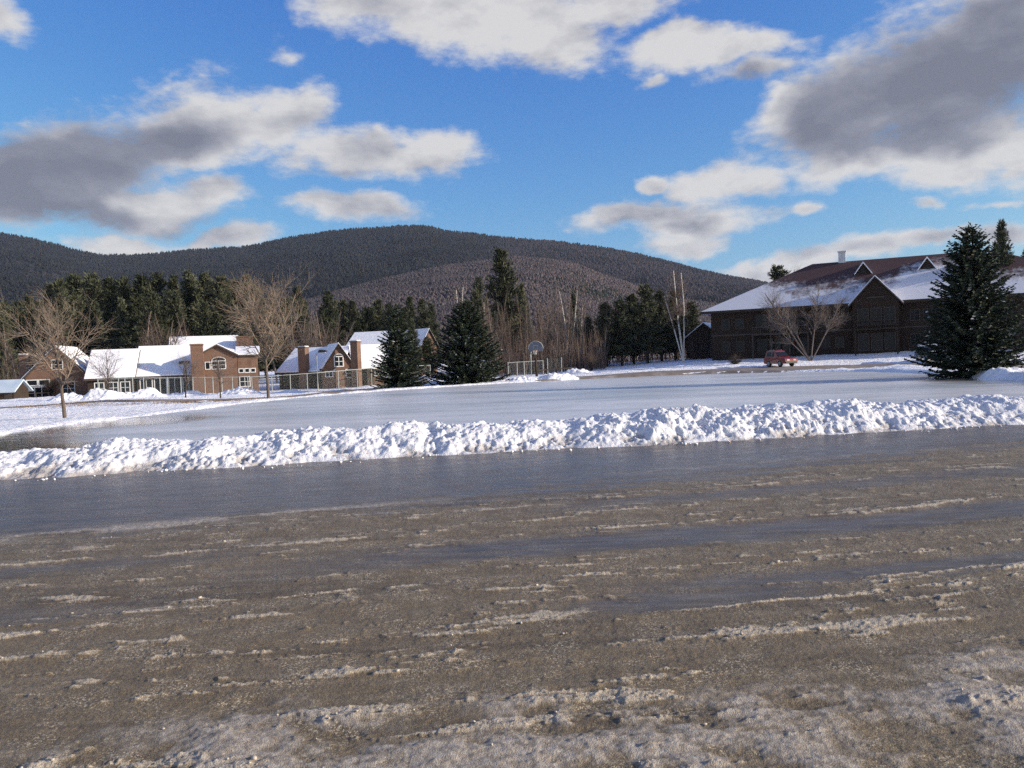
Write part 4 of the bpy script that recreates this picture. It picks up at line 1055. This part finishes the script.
b = MB(); b.box(15.3, 16.2, 8.7, 9.6, zr - .6, zr + 1.25); b.box(15.2, 16.3, 8.6, 9.7, zr + 1.252, zr + 1.4); b.build('chimney', M['white_paint'], roof)
b = MB(); b.box(u0 - .02, u1, v0 - .06, v0 - .003, EZ - .34, EZ - .02); b.build('fascia', M['dark_wood'], roof)
for uc in (18.4, 25.7, 32.2):
    v = 5.6; zb = zroof(v) - .05; hw = .85; hh = 1.35
    b = MB(); b.prism([(uc - hw, zb), (uc + hw, zb), (uc, zb + hh)], v, v + 3.2, 'y'); d = b.build('dormer', M['lodge_wall'], lodge)
    b = MB(); b.prism([(uc - hw - .2, zb - .1), (uc, zb + hh + .04), (uc + hw + .2, zb - .1), (uc + hw + .2, zb + .1), (uc, zb + hh + .24), (uc - hw - .2, zb + .1)], v - .25, v + 3.2, 'y'); b.build('dormer_roof', M['snow'], d)
    b = MB(); b.prism([(uc - .4, zb + .12), (uc + .4, zb + .12), (uc, zb + .75)], v - .03, v - .002, 'y'); b.build('dormer_window', M['glass'], d)
# gabled bay with balconies
bay = gable_block(lodge, 17.3, 22.4, -1.5, 6.5, EZ - .05, 8.95, 'y', M['lodge_wall'], ov=.55, roofmat=M['roof_edge'])
b = MB(); b.box(18.9, 20.9, -1.6, -1.502, 6.55, 6.72); b.build('gable_beam', M['trim_wood'], bay)
for z in (.35, 3.35):
    for x in (17.9, 19.35, 20.8): window(lodge, x, -1.51, z, 1.1, 1.95, 2, 1, frame=M['trim_wood'])  # dark panes stand in for the shade of the bay's recesses
for z in (2.75,):
    b = MB(); b.box(17.5, 22.2, -3.0, -1.51, z, z + .16)
    for x in np.arange(17.55, 22.2, .28): b.box(x, x + .05, -2.98, -2.92, z + .162, z + 1.0)
    b.box(17.5, 22.2, -3.02, -2.9, z + 1.002, z + 1.1)
    for x in (17.5, 22.05): b.box(x, x + .15, -3.0, -2.85, -.3, z - .002)
    b.build('balcony', M['dark_wood'], lodge)
# balconies, dark panes for recess shade, and windows along the left front and the right front
for z in (.8, 3.7):
    for x in (1.4, 3.2, 13.6, 15.2, 23.6, 25.0, 36.5, 39.0, 41.5): window(lodge, x, -.01, z, .95, 1.25, 2, 2, frame=M['trim_wood'], fw=.07)
for x0_, x1_ in ((5.4, 12.2), (27.5, 34.0)):
    for z in (.25, 3.4):
        for k in range(4):
            window(lodge, x0_ + .3 + k*(x1_ - x0_ - .3)/4, -.01, z, (x1_ - x0_)/4 - .35, 2.0, 2, 1, frame=M['dark_wood'])  # dark glass put in place of shaded recesses behind the balcony
    b = MB(); z = 2.72
    b.box(x0_, x1_, -1.5, -.012, z, z + .18)
    for x in np.arange(x0_ + .05, x1_, .26): b.box(x, x + .05, -1.46, -1.41, z + .182, z + .95)
    b.box(x0_, x1_, -1.5, -1.38, z + .952, z + 1.05)
    for x in np.linspace(x0_, x1_ - .16, 4): b.box(x, x + .16, -1.5, -1.34, -.5, z - .002)
    b.build('balcony', M['trim_wood'], lodge)
b = MB(); b.box(0, 46, -.05, -.004, 2.84, 3.02)
b.build('band_board', M['trim_wood'], lodge)
# low wing at its far left
wg = empty('shed', at(704, 362, 121), R(-25)); wg.location.z = 1.0
gable_block(wg, -2.6, 2.8, 0, 5, 2.9, 5.0, 'y', M['dark_wood'], ov=.4); window(wg, -.6, -.01, .8, 1.0, 1.1, frame=M['trim_wood'])
tag(wg, 'small dark outbuilding with a snowy roof edge beside the left end of the lodge', 'shed')

# ------------------------------------------------------------------ fences
def fence(label, pxs, Yf, hf, top=True, rails=True, part='wire_mesh'):
    P = [gp(px, Yf(px)) for px in pxs]
    o = P[0]; root = empty('court_fence', o)
    loc = lambda p, z: (p.x - o.x, p.y - o.y, p.z - o.z + z)
    for i, p in enumerate(P):
        h_ = hf(pxs[i]); b = MB(); b.tube([loc(p, -.2), loc(p, h_)], .052, 8); b.tube([loc(p, h_), loc(p, h_ + .05)], [.07, .03], 8); b.build('post', M['fence_metal'], root)
    if top:
        b = MB(); b.tube([loc(p, hf(px) - .03) for p, px in zip(P, pxs)], .045, 6); b.build('top_rail', M['fence_metal'], root)
    segs = []
    for (p, px), (q, qx) in zip(list(zip(P, pxs))[:-1], list(zip(P, pxs))[1:]):
        a = np.array(loc(p, 0.05)); c = np.array(loc(q, 0.05)); ha, hc_ = hf(px) - .1, hf(qx) - .1
        n = max(2, int(np.linalg.norm(c - a)/.16)); hm = min(ha, hc_)
        for k in range(-int(n*hm/np.linalg.norm(c - a)) - 1, n):
            for sg in (1, -1):
                t0, t1 = k/n, k/n + hm/np.linalg.norm(c - a)
                z0, z1 = (0, hm) if sg > 0 else (hm, 0)
                ta, tb = max(0, t0), min(1, t1)
                if tb - ta < 1e-3: continue
                fa = (ta - t0)/(t1 - t0); fb = (tb - t0)/(t1 - t0)
                A = a + (c - a)*ta; B = a + (c - a)*tb
                A[2] += z0 + (z1 - z0)*fa; B[2] += z0 + (z1 - z0)*fb
                segs.append((*A, *B, .004, .004))
    V, Fc = tubes(segs, 3); npmesh(part, V, Fc, M['wire'], root)
    tag(root, label, 'fence'); return root
fy = lambda px: np.interp(px, [90, 150, 200, 260, 320, 385, 430], [91, 92, 93, 94.5, 98, 106, 112])
fence('tall grey chain link court fence with pale posts running past the brick houses', [97, 117.6, 124, 131.7, 142.6, 159, 166.5, 180, 192, 204, 212, 221, 231.5, 247, 251, 271, 289.5, 306.5, 317, 337.7, 356.6, 371, 385, 408, 430], fy, lambda px: float(np.interp(px, [97, 260, 320, 385, 430], [1.85, 1.95, 2.25, 2.35, 2.0])))
fy2 = lambda px: np.interp(px, [500, 545, 600], [104, 106, 109])
fence('short pale fence panel with a top rail, just left of the basketball hoop', [508, 517, 524, 543], fy2, lambda px: 1.9)
fence('two thin fence posts with slack wire, just right of the basketball hoop', [547.5, 561.5], fy2, lambda px: 2.1, top=False)
b = MB()
P = [gp(px, 99 + (px - 540)*.1) for px in np.linspace(537, 576, 9)]
o0 = P[0]; root = empty('wooden_rail', o0)
b.tube([(p.x - o0.x, p.y - o0.y, p.z - o0.z + .75) for p in P], .09, 6); b.build('rail', M['dark_bark'], root)
for p in P[::2]:
    b = MB(); b.tube([(p.x - o0.x, p.y - o0.y, p.z - o0.z - .2), (p.x - o0.x, p.y - o0.y, p.z - o0.z + .8)], .08, 6); b.build('post', M['dark_bark'], root)
tag(root, 'low dark wooden rail on the snow right of the basketball hoop', 'rail')

# ------------------------------------------------------------------ basketball hoop
hp = gp(531, 90); root = empty('basketball_hoop', hp, R(-14))
b = MB(); b.tube([(0,0,-.3),(0,0,2.6),(.06,0,2.9),(.25,0,3.08),(.55,0,3.12)], .075, 10); b.build('pole', M['fence_metal'], root)
b = MB(); arc = [(.62 + .82*math.cos(a), 3.25 + .82*math.sin(a)) for a in np.linspace(0, math.pi, 15)]
poly = [(-.15, 2.98), (1.39, 2.98)] + arc; b.prism(poly, -.09, -.06, 'y')
bb = b.build('backboard', simple('grey_board', (.20, .22, .25), (.14, .155, .18), 1.5, .5), root)
b = MB(); b.tube([(.62 + .83*math.cos(a), -.10, 3.25 + .83*math.sin(a)) for a in np.linspace(0, math.pi, 15)], .025, 6); b.build('board_edge', M['white'], bb)
b = MB(); b.box(.38, .40, -.112, -.093, 3.2, 3.6); b.box(.84, .86, -.112, -.093, 3.2, 3.6); b.box(.40, .84, -.112, -.093, 3.58, 3.6); b.box(.40, .84, -.112, -.093, 3.2, 3.22); b.build('target_square', M['white'], bb)
b = MB(); rc = (.62, -.40); b.tube([(rc[0] + .23*math.cos(a), rc[1] + .23*math.sin(a), 3.06) for a in np.linspace(0, 2*math.pi, 19)], .013, 6); b.box(.57, .67, -.17, -.093, 3.02, 3.08)
rim = b.build('rim', M['orange'], root)
b = MB()
for k in range(12):
    a0 = k*math.pi/6
    for s_ in (1, -1):
        b.tube([(rc[0] + .23*math.cos(a0), rc[1] + .23*math.sin(a0), 3.05), (rc[0] + .17*math.cos(a0 + s_*.35), rc[1] + .17*math.sin(a0 + s_*.35), 2.82), (rc[0] + .13*math.cos(a0), rc[1] + .13*math.sin(a0), 2.62)], .008, 4)
b.build('net', M['net'], rim)
b = MB(); b.tube([(0, 0, 2.55), (.62, -.05, 2.98)], .03, 6); b.build('brace', M['fence_metal'], root)
tag(root, 'basketball hoop with a rounded grey backboard on a bent pale pole', 'basketball hoop')
p = gp(536, 94); root = empty('wooden_post', p); b = MB(); b.tube([(0,0,-.2),(0,0,1.2),(.02,0,2.2)], [.15,.14,.12], 8); b.build('trunk_stump', M['dark_bark'], root)
tag(root, 'dark wooden post just behind the basketball hoop', 'post')

# ------------------------------------------------------------------ street lamp
p = gp(317, 95); root = empty('street_lamp', p, R(-10))
b = MB(); b.tube([(0,0,-.2),(0,0,4.2),(.05,0,4.45),(.35,0,4.6)], [.075,.055,.05,.04], 8); b.build('pole', M['fence_metal'], root)
b = MB(); b.prism([(.28,4.52),(1.25,4.55),(1.2,4.78),(.5,4.86),(.3,4.76)], -.22, .22, 'y'); hd = b.build('lamp_head', M['dark_metal'], root, bevel=.03)
b = MB(); b.box(.5, 1.1, -.15, .15, 4.47, 4.515); b.build('lens', M['lamp_glass'], hd)
b = MB(); b.tube([(0,0,-.2),(0,0,.12)], .16, 10); b.build('base', M['fence_metal'], root)
tag(root, 'thin street lamp with a flat dark head by the tall fence', 'street lamp')

# ------------------------------------------------------------------ cars
def car(loc, rz, paint, label, snow=False, suv=True, L=4.4, Wd=1.8, Ht=1.72):
    root = empty('parked_car', loc, rz)
    hw = Wd/2
    def loft(prof, ws, name, mat, parent, bev):
        b = MB(); n = len(prof)
        vs = [(x, -w, z) for (x, z), w in zip(prof, ws)] + [(x, w, z) for (x, z), w in zip(prof, ws)]
        b.add(vs, [tuple(range(n)), tuple(range(2*n-1, n-1, -1))] + [(i, (i+1) % n, (i+1) % n + n, i + n) for i in range(n)])
        return b.build(name, mat, parent, bevel=bev)
    h1 = .95 if suv else .85
    prof = [(-L/2, .42), (-L/2 + .05, .32), (L/2 - .1, .32), (L/2, .45), (L/2 - .03, .80), (L/2 - .25, h1 - .06), (L/2 - 1.25, h1 + .05), (-L/2 + .1, h1 + .07), (-L/2, .85)]
    body = loft(prof, [hw]*len(prof), 'body', paint, root, .06)
    xr = -L/2 + .12 if suv else -L/2 + .75
    cab = [(xr, h1 + .03), (L/2 - 1.15, h1 + .01), (L/2 - 1.85, Ht - .06), (L/2 - 2.1, Ht), (xr + .35, Ht), (xr + .15, Ht - .08)]
    loft(cab, [hw - .05, hw - .05, hw - .20, hw - .22, hw - .22, hw - .20], 'cabin', paint, root, .04)
    zc0, zc1 = h1 + .14, Ht - .16
    fr = (zc1 - zc0)/(Ht - h1); wl, wu = hw - .05 - .02, hw - .18
    for sgn in (-1, 1):
        for xa, xb in ((xr + .25, xr + 1.05), (xr + 1.15, L/2 - 2.0 + .05)):
            b = MB(); b.add([(xa, sgn*wl, zc0), (xb + (.45 if xb > 0 else 0), sgn*wl, zc0), (xb, sgn*wu, zc1), (xa + .12, sgn*wu, zc1),
                             (xa, sgn*(wl + .012), zc0), (xb + (.45 if xb > 0 else 0), sgn*(wl + .012), zc0), (xb, sgn*(wu + .012), zc1), (xa + .12, sgn*(wu + .012), zc1)],
                            [(0,1,2,3),(4,7,6,5),(0,4,5,1),(1,5,6,2),(2,6,7,3),(3,7,4,0)]); b.build('side_window', M['glass'], root)
    b = MB(); b.add([(L/2 - 1.22, -wl + .06, zc0), (L/2 - 1.22, wl - .06, zc0), (L/2 - 1.80, wu - .05, zc1), (L/2 - 1.80, -wu + .05, zc1),
                     (L/2 - 1.17, -wl + .06, zc0), (L/2 - 1.17, wl - .06, zc0), (L/2 - 1.75, wu - .05, zc1), (L/2 - 1.75, -wu + .05, zc1)], [(0,1,2,3),(4,7,6,5),(0,4,5,1),(1,5,6,2),(2,6,7,3),(3,7,4,0)]); b.build('windscreen', M['glass'], root)
    b = MB(); b.box(xr - .03, xr + .12, -wl + .15, wl - .15, zc0, zc1); b.build('rear_window', M['glass'], root)
    for x in (-L/2 + .85, L/2 - .88):
        for sgn in (-1, 1):
            w_ = empty('wheel', (x, sgn*(hw - .09), .34)); w_.parent = root
            b = MB(); b.tube([(0, -.11, 0), (0, -.09, 0), (0, .09, 0), (0, .11, 0)], [.30, .34, .34, .30], 20); b.build('tyre', M['black'], w_)
            b = MB(); b.tube([(0, sgn*.112, 0), (0, sgn*.125, 0)], [.21, .18], 14); b.build('rim', M['grey_metal'], w_)
    for sgn in (-1, 1):
        b = MB(); b.box(L/2 - .05, L/2 + .012, sgn*(hw - .42) - .16, sgn*(hw - .42) + .16, .62, .78); b.build('headlight', M['lamp_glass'], root)
        b = MB(); b.box(-L/2 - .012, -L/2 + .06, sgn*(hw - .18) - .1, sgn*(hw - .18) + .1, .62, .92); b.build('tail_light', M['tail_red'], root)
    b = MB(); b.box(L/2 - .06, L/2 + .06, -hw + .08, hw - .08, .36, .52); b.build('bumper', M['dark_metal'], root, bevel=.02)
    b = MB(); b.box(-L/2 - .07, -L/2 + .06, -hw + .08, hw - .08, .36, .54); b.build('bumper', M['dark_metal'], root, bevel=.02)
    b = MB()
    for sgn in (-1, 1): b.box(xr + .5, L/2 - 2.2, sgn*(hw - .34) - .02, sgn*(hw - .34) + .02, Ht + .03, Ht + .07)
    b.build('roof_rack', M['grey_metal'], root)
    if snow:
        b = MB(); b.box(xr + .25, L/2 - 1.95, -hw + .2, hw - .2, Ht + .002, Ht + .2); b.box(L/2 - 1.15, L/2 - .15, -hw + .1, hw - .1, h1 + .03, h1 + .14)
        b.build('snow_cover', M['snow'], root, bevel=.07)
    return tag(root, label, 'car')
cp = gp(780.5, 88.5); cp.z += .05
car(cp, R(-70), M['red_paint'], 'small red four-wheel-drive car parked on the road before the lodge', suv=True, L=3.6, Wd=1.65, Ht=1.75)
cp = gp(364, 111); car(cp, R(8), M['white_paint'], 'white car under thick snow behind the tall fence, left of the slimmer spruce', True, True, 4.9, 1.85, 1.6)
cp = gp(930, 86); cp.z += .03; car(cp, R(-100), M['navy_paint'], 'dark car half hidden behind the largest spruce', True, True, 4.3, 1.8, 1.6)

# ------------------------------------------------------------------ snow piles
def pile(px, Y, w, d, h, sd_, label, dirt=.15):
    p = gp(px, Y); n = 70
    q = np.linspace(-1, 1, n); A, B = np.meshgrid(q, q); X = A*w/2; Yl = B*d/2
    rr = np.hypot(A, B) + 0.30*fbm(A*1.7, B*1.7, 3, sd_)
    e = sst(1.0, 0.05, rr)
    zz = gza(p.x + X, p.y + Yl) - p.z - .10
    h *= .68
    Z = zz + e*h*(1 + .5*fbm(X*.7, Yl*.7, 3, sd_ + 3)) + e*(.30*np.abs(fbm(X*1.6, Yl*1.6, 4, sd_ + 5)))
    o = npmesh('snow_pile', np.stack([X.ravel(), Yl.ravel(), Z.ravel()], 1), gridfaces(n, n), M['pile_snow'], smooth=True, attrs={'dirt': np.full(n*n, dirt)})
    o.location = p; return tag(o, label, 'snow pile')
pile(66, 80, 5.6, 4, .95, 801, 'rounded snow pile just left of the pile behind the wide bare tree')
pile(103, 80.5, 7.0, 4.5, 1.35, 802, 'tallest snow pile at the left, right behind the wide bare tree')
pile(141, 83.5, 6.0, 4, 1.15, 803, 'rough snow pile in front of the dark windows under the white roof')
pile(236, 84, 7.5, 4, 1.05, 804, 'broad snow heap between the two little trees and the vase-shaped tree')
pile(186, 86, 6, 3.5, .7, 805, 'low snow heap beside the little bushy tree under the brick chimney')
pile(292, 90, 7, 3.5, .55, 806, 'flat snow heap at the foot of the fence by the street lamp')
pile(556, 82.3, 6.6, 3.2, .85, 807, 'bright lumpy snow pile on the far shore, just right of the hoop')
pile(522, 82, 5.0, 3.0, .6, 808, 'low snow pile on the far shore below the basketball hoop')
pile(436, 88, 6.0, 3.0, .65, 809, 'snow heap filling the gap between the two pond spruces')
pile(985, 47.5, 7.0, 3.6, .5, 810, 'smooth snow mound in front of the largest spruce')
pile(575, 101, 6.0, 3.0, .9, 811, 'shaded snow heap at the end of the low wooden rail')

# ------------------------------------------------------------------ light
EL, AZ = R(17), R(-10)                  # height of the sun; its bearing from +x
sd = bpy.data.lights.new('sun', 'SUN'); sd.energy = 4.0; sd.angle = R(.5); sd.color = (1.0, .90, .77)
so = bpy.data.objects.new('sun', sd); COL.objects.link(so)
S = Vector((math.cos(EL)*math.cos(AZ), math.cos(EL)*math.sin(AZ), math.sin(EL)))
so.rotation_euler = S.to_track_quat('Z', 'Y').to_euler()

# ------------------------------------------------------------------ sky with clouds
wd = bpy.data.worlds.new('World'); sc.world = wd
t = NT(wd)
bg = t.n['Background']; out = t.n['World Output']
sky = t.new('ShaderNodeTexSky'); sky.sky_type = 'NISHITA'; sky.sun_disc = False
sky.sun_elevation = EL; sky.sun_rotation = math.pi/2 - AZ
sky.air_density = 1.0; sky.dust_density = 1.0; sky.ozone_density = 1.0; sky.altitude = 0
sr = t.new('ShaderNodeSeparateColor'); t.link(sky.outputs[0], sr.inputs[0])
hs = t.new('ShaderNodeCombineColor')                         # the deep blue a small camera makes of a clear winter sky
for i, (ex, k) in enumerate(((1.5, .76), (1.15, .77), (.5, .62))):
    t.link(t.math('MULTIPLY', t.math('POWER', t.math('MULTIPLY', sr.outputs[i], .1), ex), k*10), hs.inputs[i])
tc = t.new('ShaderNodeTexCoord'); g = t.new('ShaderNodeSeparateXYZ'); t.link(tc.outputs['Generated'], g.inputs[0])
az = t.math('MULTIPLY', t.math('ARCTAN2', g.outputs[0], g.outputs[1]), 180/math.pi)
el = t.math('MULTIPLY', t.math('ARCSINE', g.outputs[2]), 180/math.pi)
cv = t.new('ShaderNodeCombineXYZ'); t.link(az, cv.inputs[0]); t.link(el, cv.inputs[1])
AE = cv.outputs[0]
def fnoise(vec): return t.noise(vec, .13, 7, .55)
wq = t.new('ShaderNodeTexNoise'); wq.inputs['Scale'].default_value = .15; wq.inputs['Detail'].default_value = 6; wq.inputs['Roughness'].default_value = .50; t.link(AE, wq.inputs['Vector'])
vs = t.new('ShaderNodeVectorMath', operation='SUBTRACT'); t.link(wq.outputs['Color'], vs.inputs[0]); vs.inputs[1].default_value = (.5, .5, .5)
vm = t.new('ShaderNodeVectorMath', operation='MULTIPLY'); t.link(vs.outputs[0], vm.inputs[0]); vm.inputs[1].default_value = (7.0, 4.2, 0)
va = t.new('ShaderNodeVectorMath', operation='ADD'); t.link(AE, va.inputs[0]); t.link(vm.outputs[0], va.inputs[1])
WV = va.outputs[0]
def blob(vec, a, e, ra, re, rot):
    m = t.mapping(vec, (ra, re, 1), (0, 0, R(rot)), (a, e, 0), 'TEXTURE')
    l = t.new('ShaderNodeVectorMath', operation='LENGTH'); t.link(m, l.inputs[0])
    return t.math('SUBTRACT', 1.0, l.outputs['Value'])
def field(blobs, vec=None):
    f = None
    for bl in blobs:
        v = blob(vec or WV, *bl[:5])
        if len(bl) > 5: v = t.math('MULTIPLY', v, bl[5])
        if f is None: f = v
        else: f = t.math('SMOOTH_MAX', f, v, .25)
    return f
# (bearing, height, half width, half height, tilt) of each cloud, in degrees
CLOUDS = [(-28.22, 12.78, 8.06, 3.49, 10),
    (-20.06, 15.69, 8.61, 3.3, 14),
    (-14.34, 16.87, 4.28, 2.48, 10),
    (-31.39, 11.68, 5.67, 3.27, 0),
    (-10.5, 14.46, 6.01, 2.14, 0),
    (-5.76, 14.14, 4.86, 1.92, -6),
    (-8.11, 15.11, 2.89, 1.59, 0),
    (-23.28, 10.68, 7.15, 2.23, 4),
    (-19.33, 11.75, 4.06, 1.81, 0),
    (-27.77, 11.06, 4.58, 2.26, 0),
    (-25.12, 8.28, 4.28, 0.93, 0),
    (-29.92, 10.35, 3.42, 1.39, 0),
    (-18.54, 8.6, 4.7, 0.97, 6),
    (-10.0, 10.58, 4.76, 1.52, -4),
    (-11.32, 10.91, 2.83, 1.26, 0),
    (-1.24, 22.84, 12.46, 2.83, -4),
    (3.2, 21.74, 6.56, 2.83, -10),
    (-8.05, 23.54, 6.4, 1.65, 0),
    (8.38, 23.01, 5.16, 1.91, 0),
    (-30.41, 20.98, 2.63, 1.64, 0, 0.8),
    (14.89, 19.56, 6.79, 1.5, -2),
    (12.3, 20.44, 4.41, 1.26, 0),
    (17.08, 17.88, 4.23, 0.99, 0, 0.8),
    (27.41, 16.14, 9.91, 5.15, 14),
    (31.13, 17.34, 6.79, 4.97, 10),
    (21.61, 14.13, 6.28, 3.6, 20),
    (19.81, 14.96, 4.09, 3.03, 0),
    (28.94, 12.19, 7.08, 3.38, 0),
    (22.74, 11.56, 5.05, 2.08, 0),
    (31.52, 11.21, 3.84, 2.75, 0),
    (27.83, 10.6, 4.65, 1.6, 0),
    (9.93, 9.54, 7.03, 1.39, 2),
    (14.31, 11.49, 4.33, 1.62, 0),
    (12.58, 8.7, 6.9, 1.51, 0),
    (15.92, 11.03, 3.05, 1.49, 0),
    (10.0, 11.7, 1.92, 0.89, 0),
    (11.87, 7.42, 4.41, 1.13, 0),
    (19.65, 8.96, 2.1, 0.73, 0, 0.8),
    (7.21, 9.7, 3.89, 0.89, 0),
    (19.56, 5.63, 5.26, 1.09, 6),
    (23.79, 6.18, 3.31, 1.06, 0),
    (27.2, 6.36, 3.13, 0.8, 0),
    (30.92, 6.1, 2.91, 0.99, 0),
    (16.4, 5.46, 2.42, 0.62, 0),
    (26.58, 8.55, 1.48, 0.52, 0, 0.7),
    (-14.47, 20.9, 2.2, 0.87, 0, 0.4),
    (30.18, 8.12, 1.77, 0.33, 0, 0.45),
    (10.56, 18.34, 1.15, 0.51, 0, 0.6)]
DARK = [(-30.33, 12.61, 10.28, 3.59, 8, 1.1),
    (-23.68, 14.57, 7.53, 2.04, 14),
    (-28.36, 9.85, 6.43, 1.35, 0),
    (-20.97, 9.32, 4.24, 0.91, 0, 0.7),
    (-31.42, 11.11, 6.03, 3.26, 0),
    (-11.23, 13.05, 4.02, 0.82, 0, 0.5),
    (27.4, 15.86, 9.98, 4.67, 14, 1.15),
    (31.62, 16.7, 7.66, 4.78, 10, 1.15),
    (21.3, 13.86, 4.57, 2.48, 12),
    (25.69, 13.85, 7.42, 2.84, 5, 1.1),
    (16.75, 17.33, 3.87, 0.94, 0, 0.7),
    (13.24, 8.85, 3.98, 0.68, 0, 0.4),
    (7.19, 9.1, 3.44, 0.69, 0, 0.5),
    (-18.8, 9.74, 4.36, 0.79, 0, 0.6)]
GLOW = [(17.67, 16.43, 1.91, 1.74, 20),
    (27.29, 10.79, 7.76, 1.49, 0),
    (31.01, 11.01, 4.13, 1.68, 0),
    (23.31, 10.57, 4.74, 1.03, 0),
    (-14.94, 17.75, 3.88, 1.34, 0),
    (-5.06, 14.45, 4.15, 1.53, 0),
    (-25.13, 8.22, 3.41, 0.63, 0),
    (0.11, 22.34, 8.38, 2.79, 0),
    (13.61, 20.06, 6.64, 1.36, 0),
    (22.0, 5.57, 4.22, 0.65, 0),
    (14.63, 11.33, 3.94, 1.22, 0),
    (11.88, 7.75, 4.02, 0.82, 0)]
fd = field(CLOUDS)
AN = t.mapping(AE, (.62, 1.25, 1), (0, 0, R(-8)))
n1 = t.noise(AN, .34, 6, .55)
dens = t.math('ADD', fd, t.math('MULTIPLY', t.math('SUBTRACT', n1, .5), .85))
n5 = t.noise(AN, 1.5, 6, .6)
dens = t.math('ADD', dens, t.math('MULTIPLY', t.math('SUBTRACT', n5, .5), .55))
alpha = t.smooth(dens, 0.02, 0.58)
# open sky to the sides and behind: loose cloud of the same kind
n2 = t.noise(t.mapping(AE, (1, 2.2, 1)), .06, 5, .55)
side = t.math('MULTIPLY', t.smooth(n2, .42, .60), t.smooth(t.math('ABSOLUTE', az), 42, 56))
side = t.math('MULTIPLY', side, t.smooth(el, 75, 45))
alpha = t.math('MAXIMUM', alpha, side)
alpha = t.math('MULTIPLY', alpha, .97)
dk = t.smooth(t.math('ADD', field(DARK), t.math('MULTIPLY', t.math('SUBTRACT', n1, .5), .35)), 0, .80)
# sunlit flanks: the side of each billow turned to the sun (right and up)
off = t.new('ShaderNodeVectorMath', operation='ADD'); t.link(AN, off.inputs[0]); off.inputs[1].default_value = (.9, 1.3, 0)
n3 = t.noise(off.outputs[0], .34, 5, .55)
lit = t.math('MULTIPLY', t.math('SUBTRACT', n1, n3), 1.1)
thick = t.smooth(dens, .15, .95)
lit = t.math('ADD', lit, t.math('MULTIPLY', t.math('SUBTRACT', n5, .5), .28))
shade = t.math('ADD', t.math('SUBTRACT', .90, t.math('MULTIPLY', thick, .20)), lit)
shade = t.math('SUBTRACT', shade, t.math('MULTIPLY', dk, .66))
shade = t.math('ADD', shade, t.math('MULTIPLY', t.smooth(field(GLOW), 0, .8), .25), clamp=True)
cc = t.ramp(shade, [(.05, (.215, .225, .285)), (.35, (.30, .31, .375)), (.65, (.53, .53, .57)), (.95, (.78, .77, .77))])
K = 1/0.1 * 0.5
cm = t.new('ShaderNodeVectorMath', operation='SCALE'); t.link(cc, cm.inputs[0]); cm.inputs['Scale'].default_value = K
t.link(t.mix(alpha, hs.outputs[0], cm.outputs[0]), bg.inputs['Color'])
bg.inputs['Strength'].default_value = 0.1

# ------------------------------------------------------------------ the air over the valley
b = MB(); b.box(-5400, 5400, -5400, 5400, -3.0, 560)
hm = bpy.data.materials.new('haze'); ht = NT(hm)
ht.n.remove(ht.bsdf)
pv = ht.new('ShaderNodeVolumePrincipled'); pv.inputs['Color'].default_value = (.62, .76, 1.0, 1); pv.inputs['Density'].default_value = 0.000035; pv.inputs['Anisotropy'].default_value = 0.0
ht.link(pv.outputs[0], ht.n['Material Output'].inputs['Volume'])
hz = b.build('haze', hm); hz['kind'] = 'stuff'

# ------------------------------------------------------------------ render settings
sc.render.engine = 'CYCLES'
sc.cycles.use_denoising = False
sc.cycles.max_bounces = 6; sc.cycles.transparent_max_bounces = 8
sc.cycles.sample_clamp_indirect = 6.0
sc.view_settings.view_transform = 'Standard'; sc.view_settings.look = 'None'
sc.view_settings.exposure = 0.85; sc.view_settings.gamma = 1.0; sc.view_settings.use_curve_mapping = False
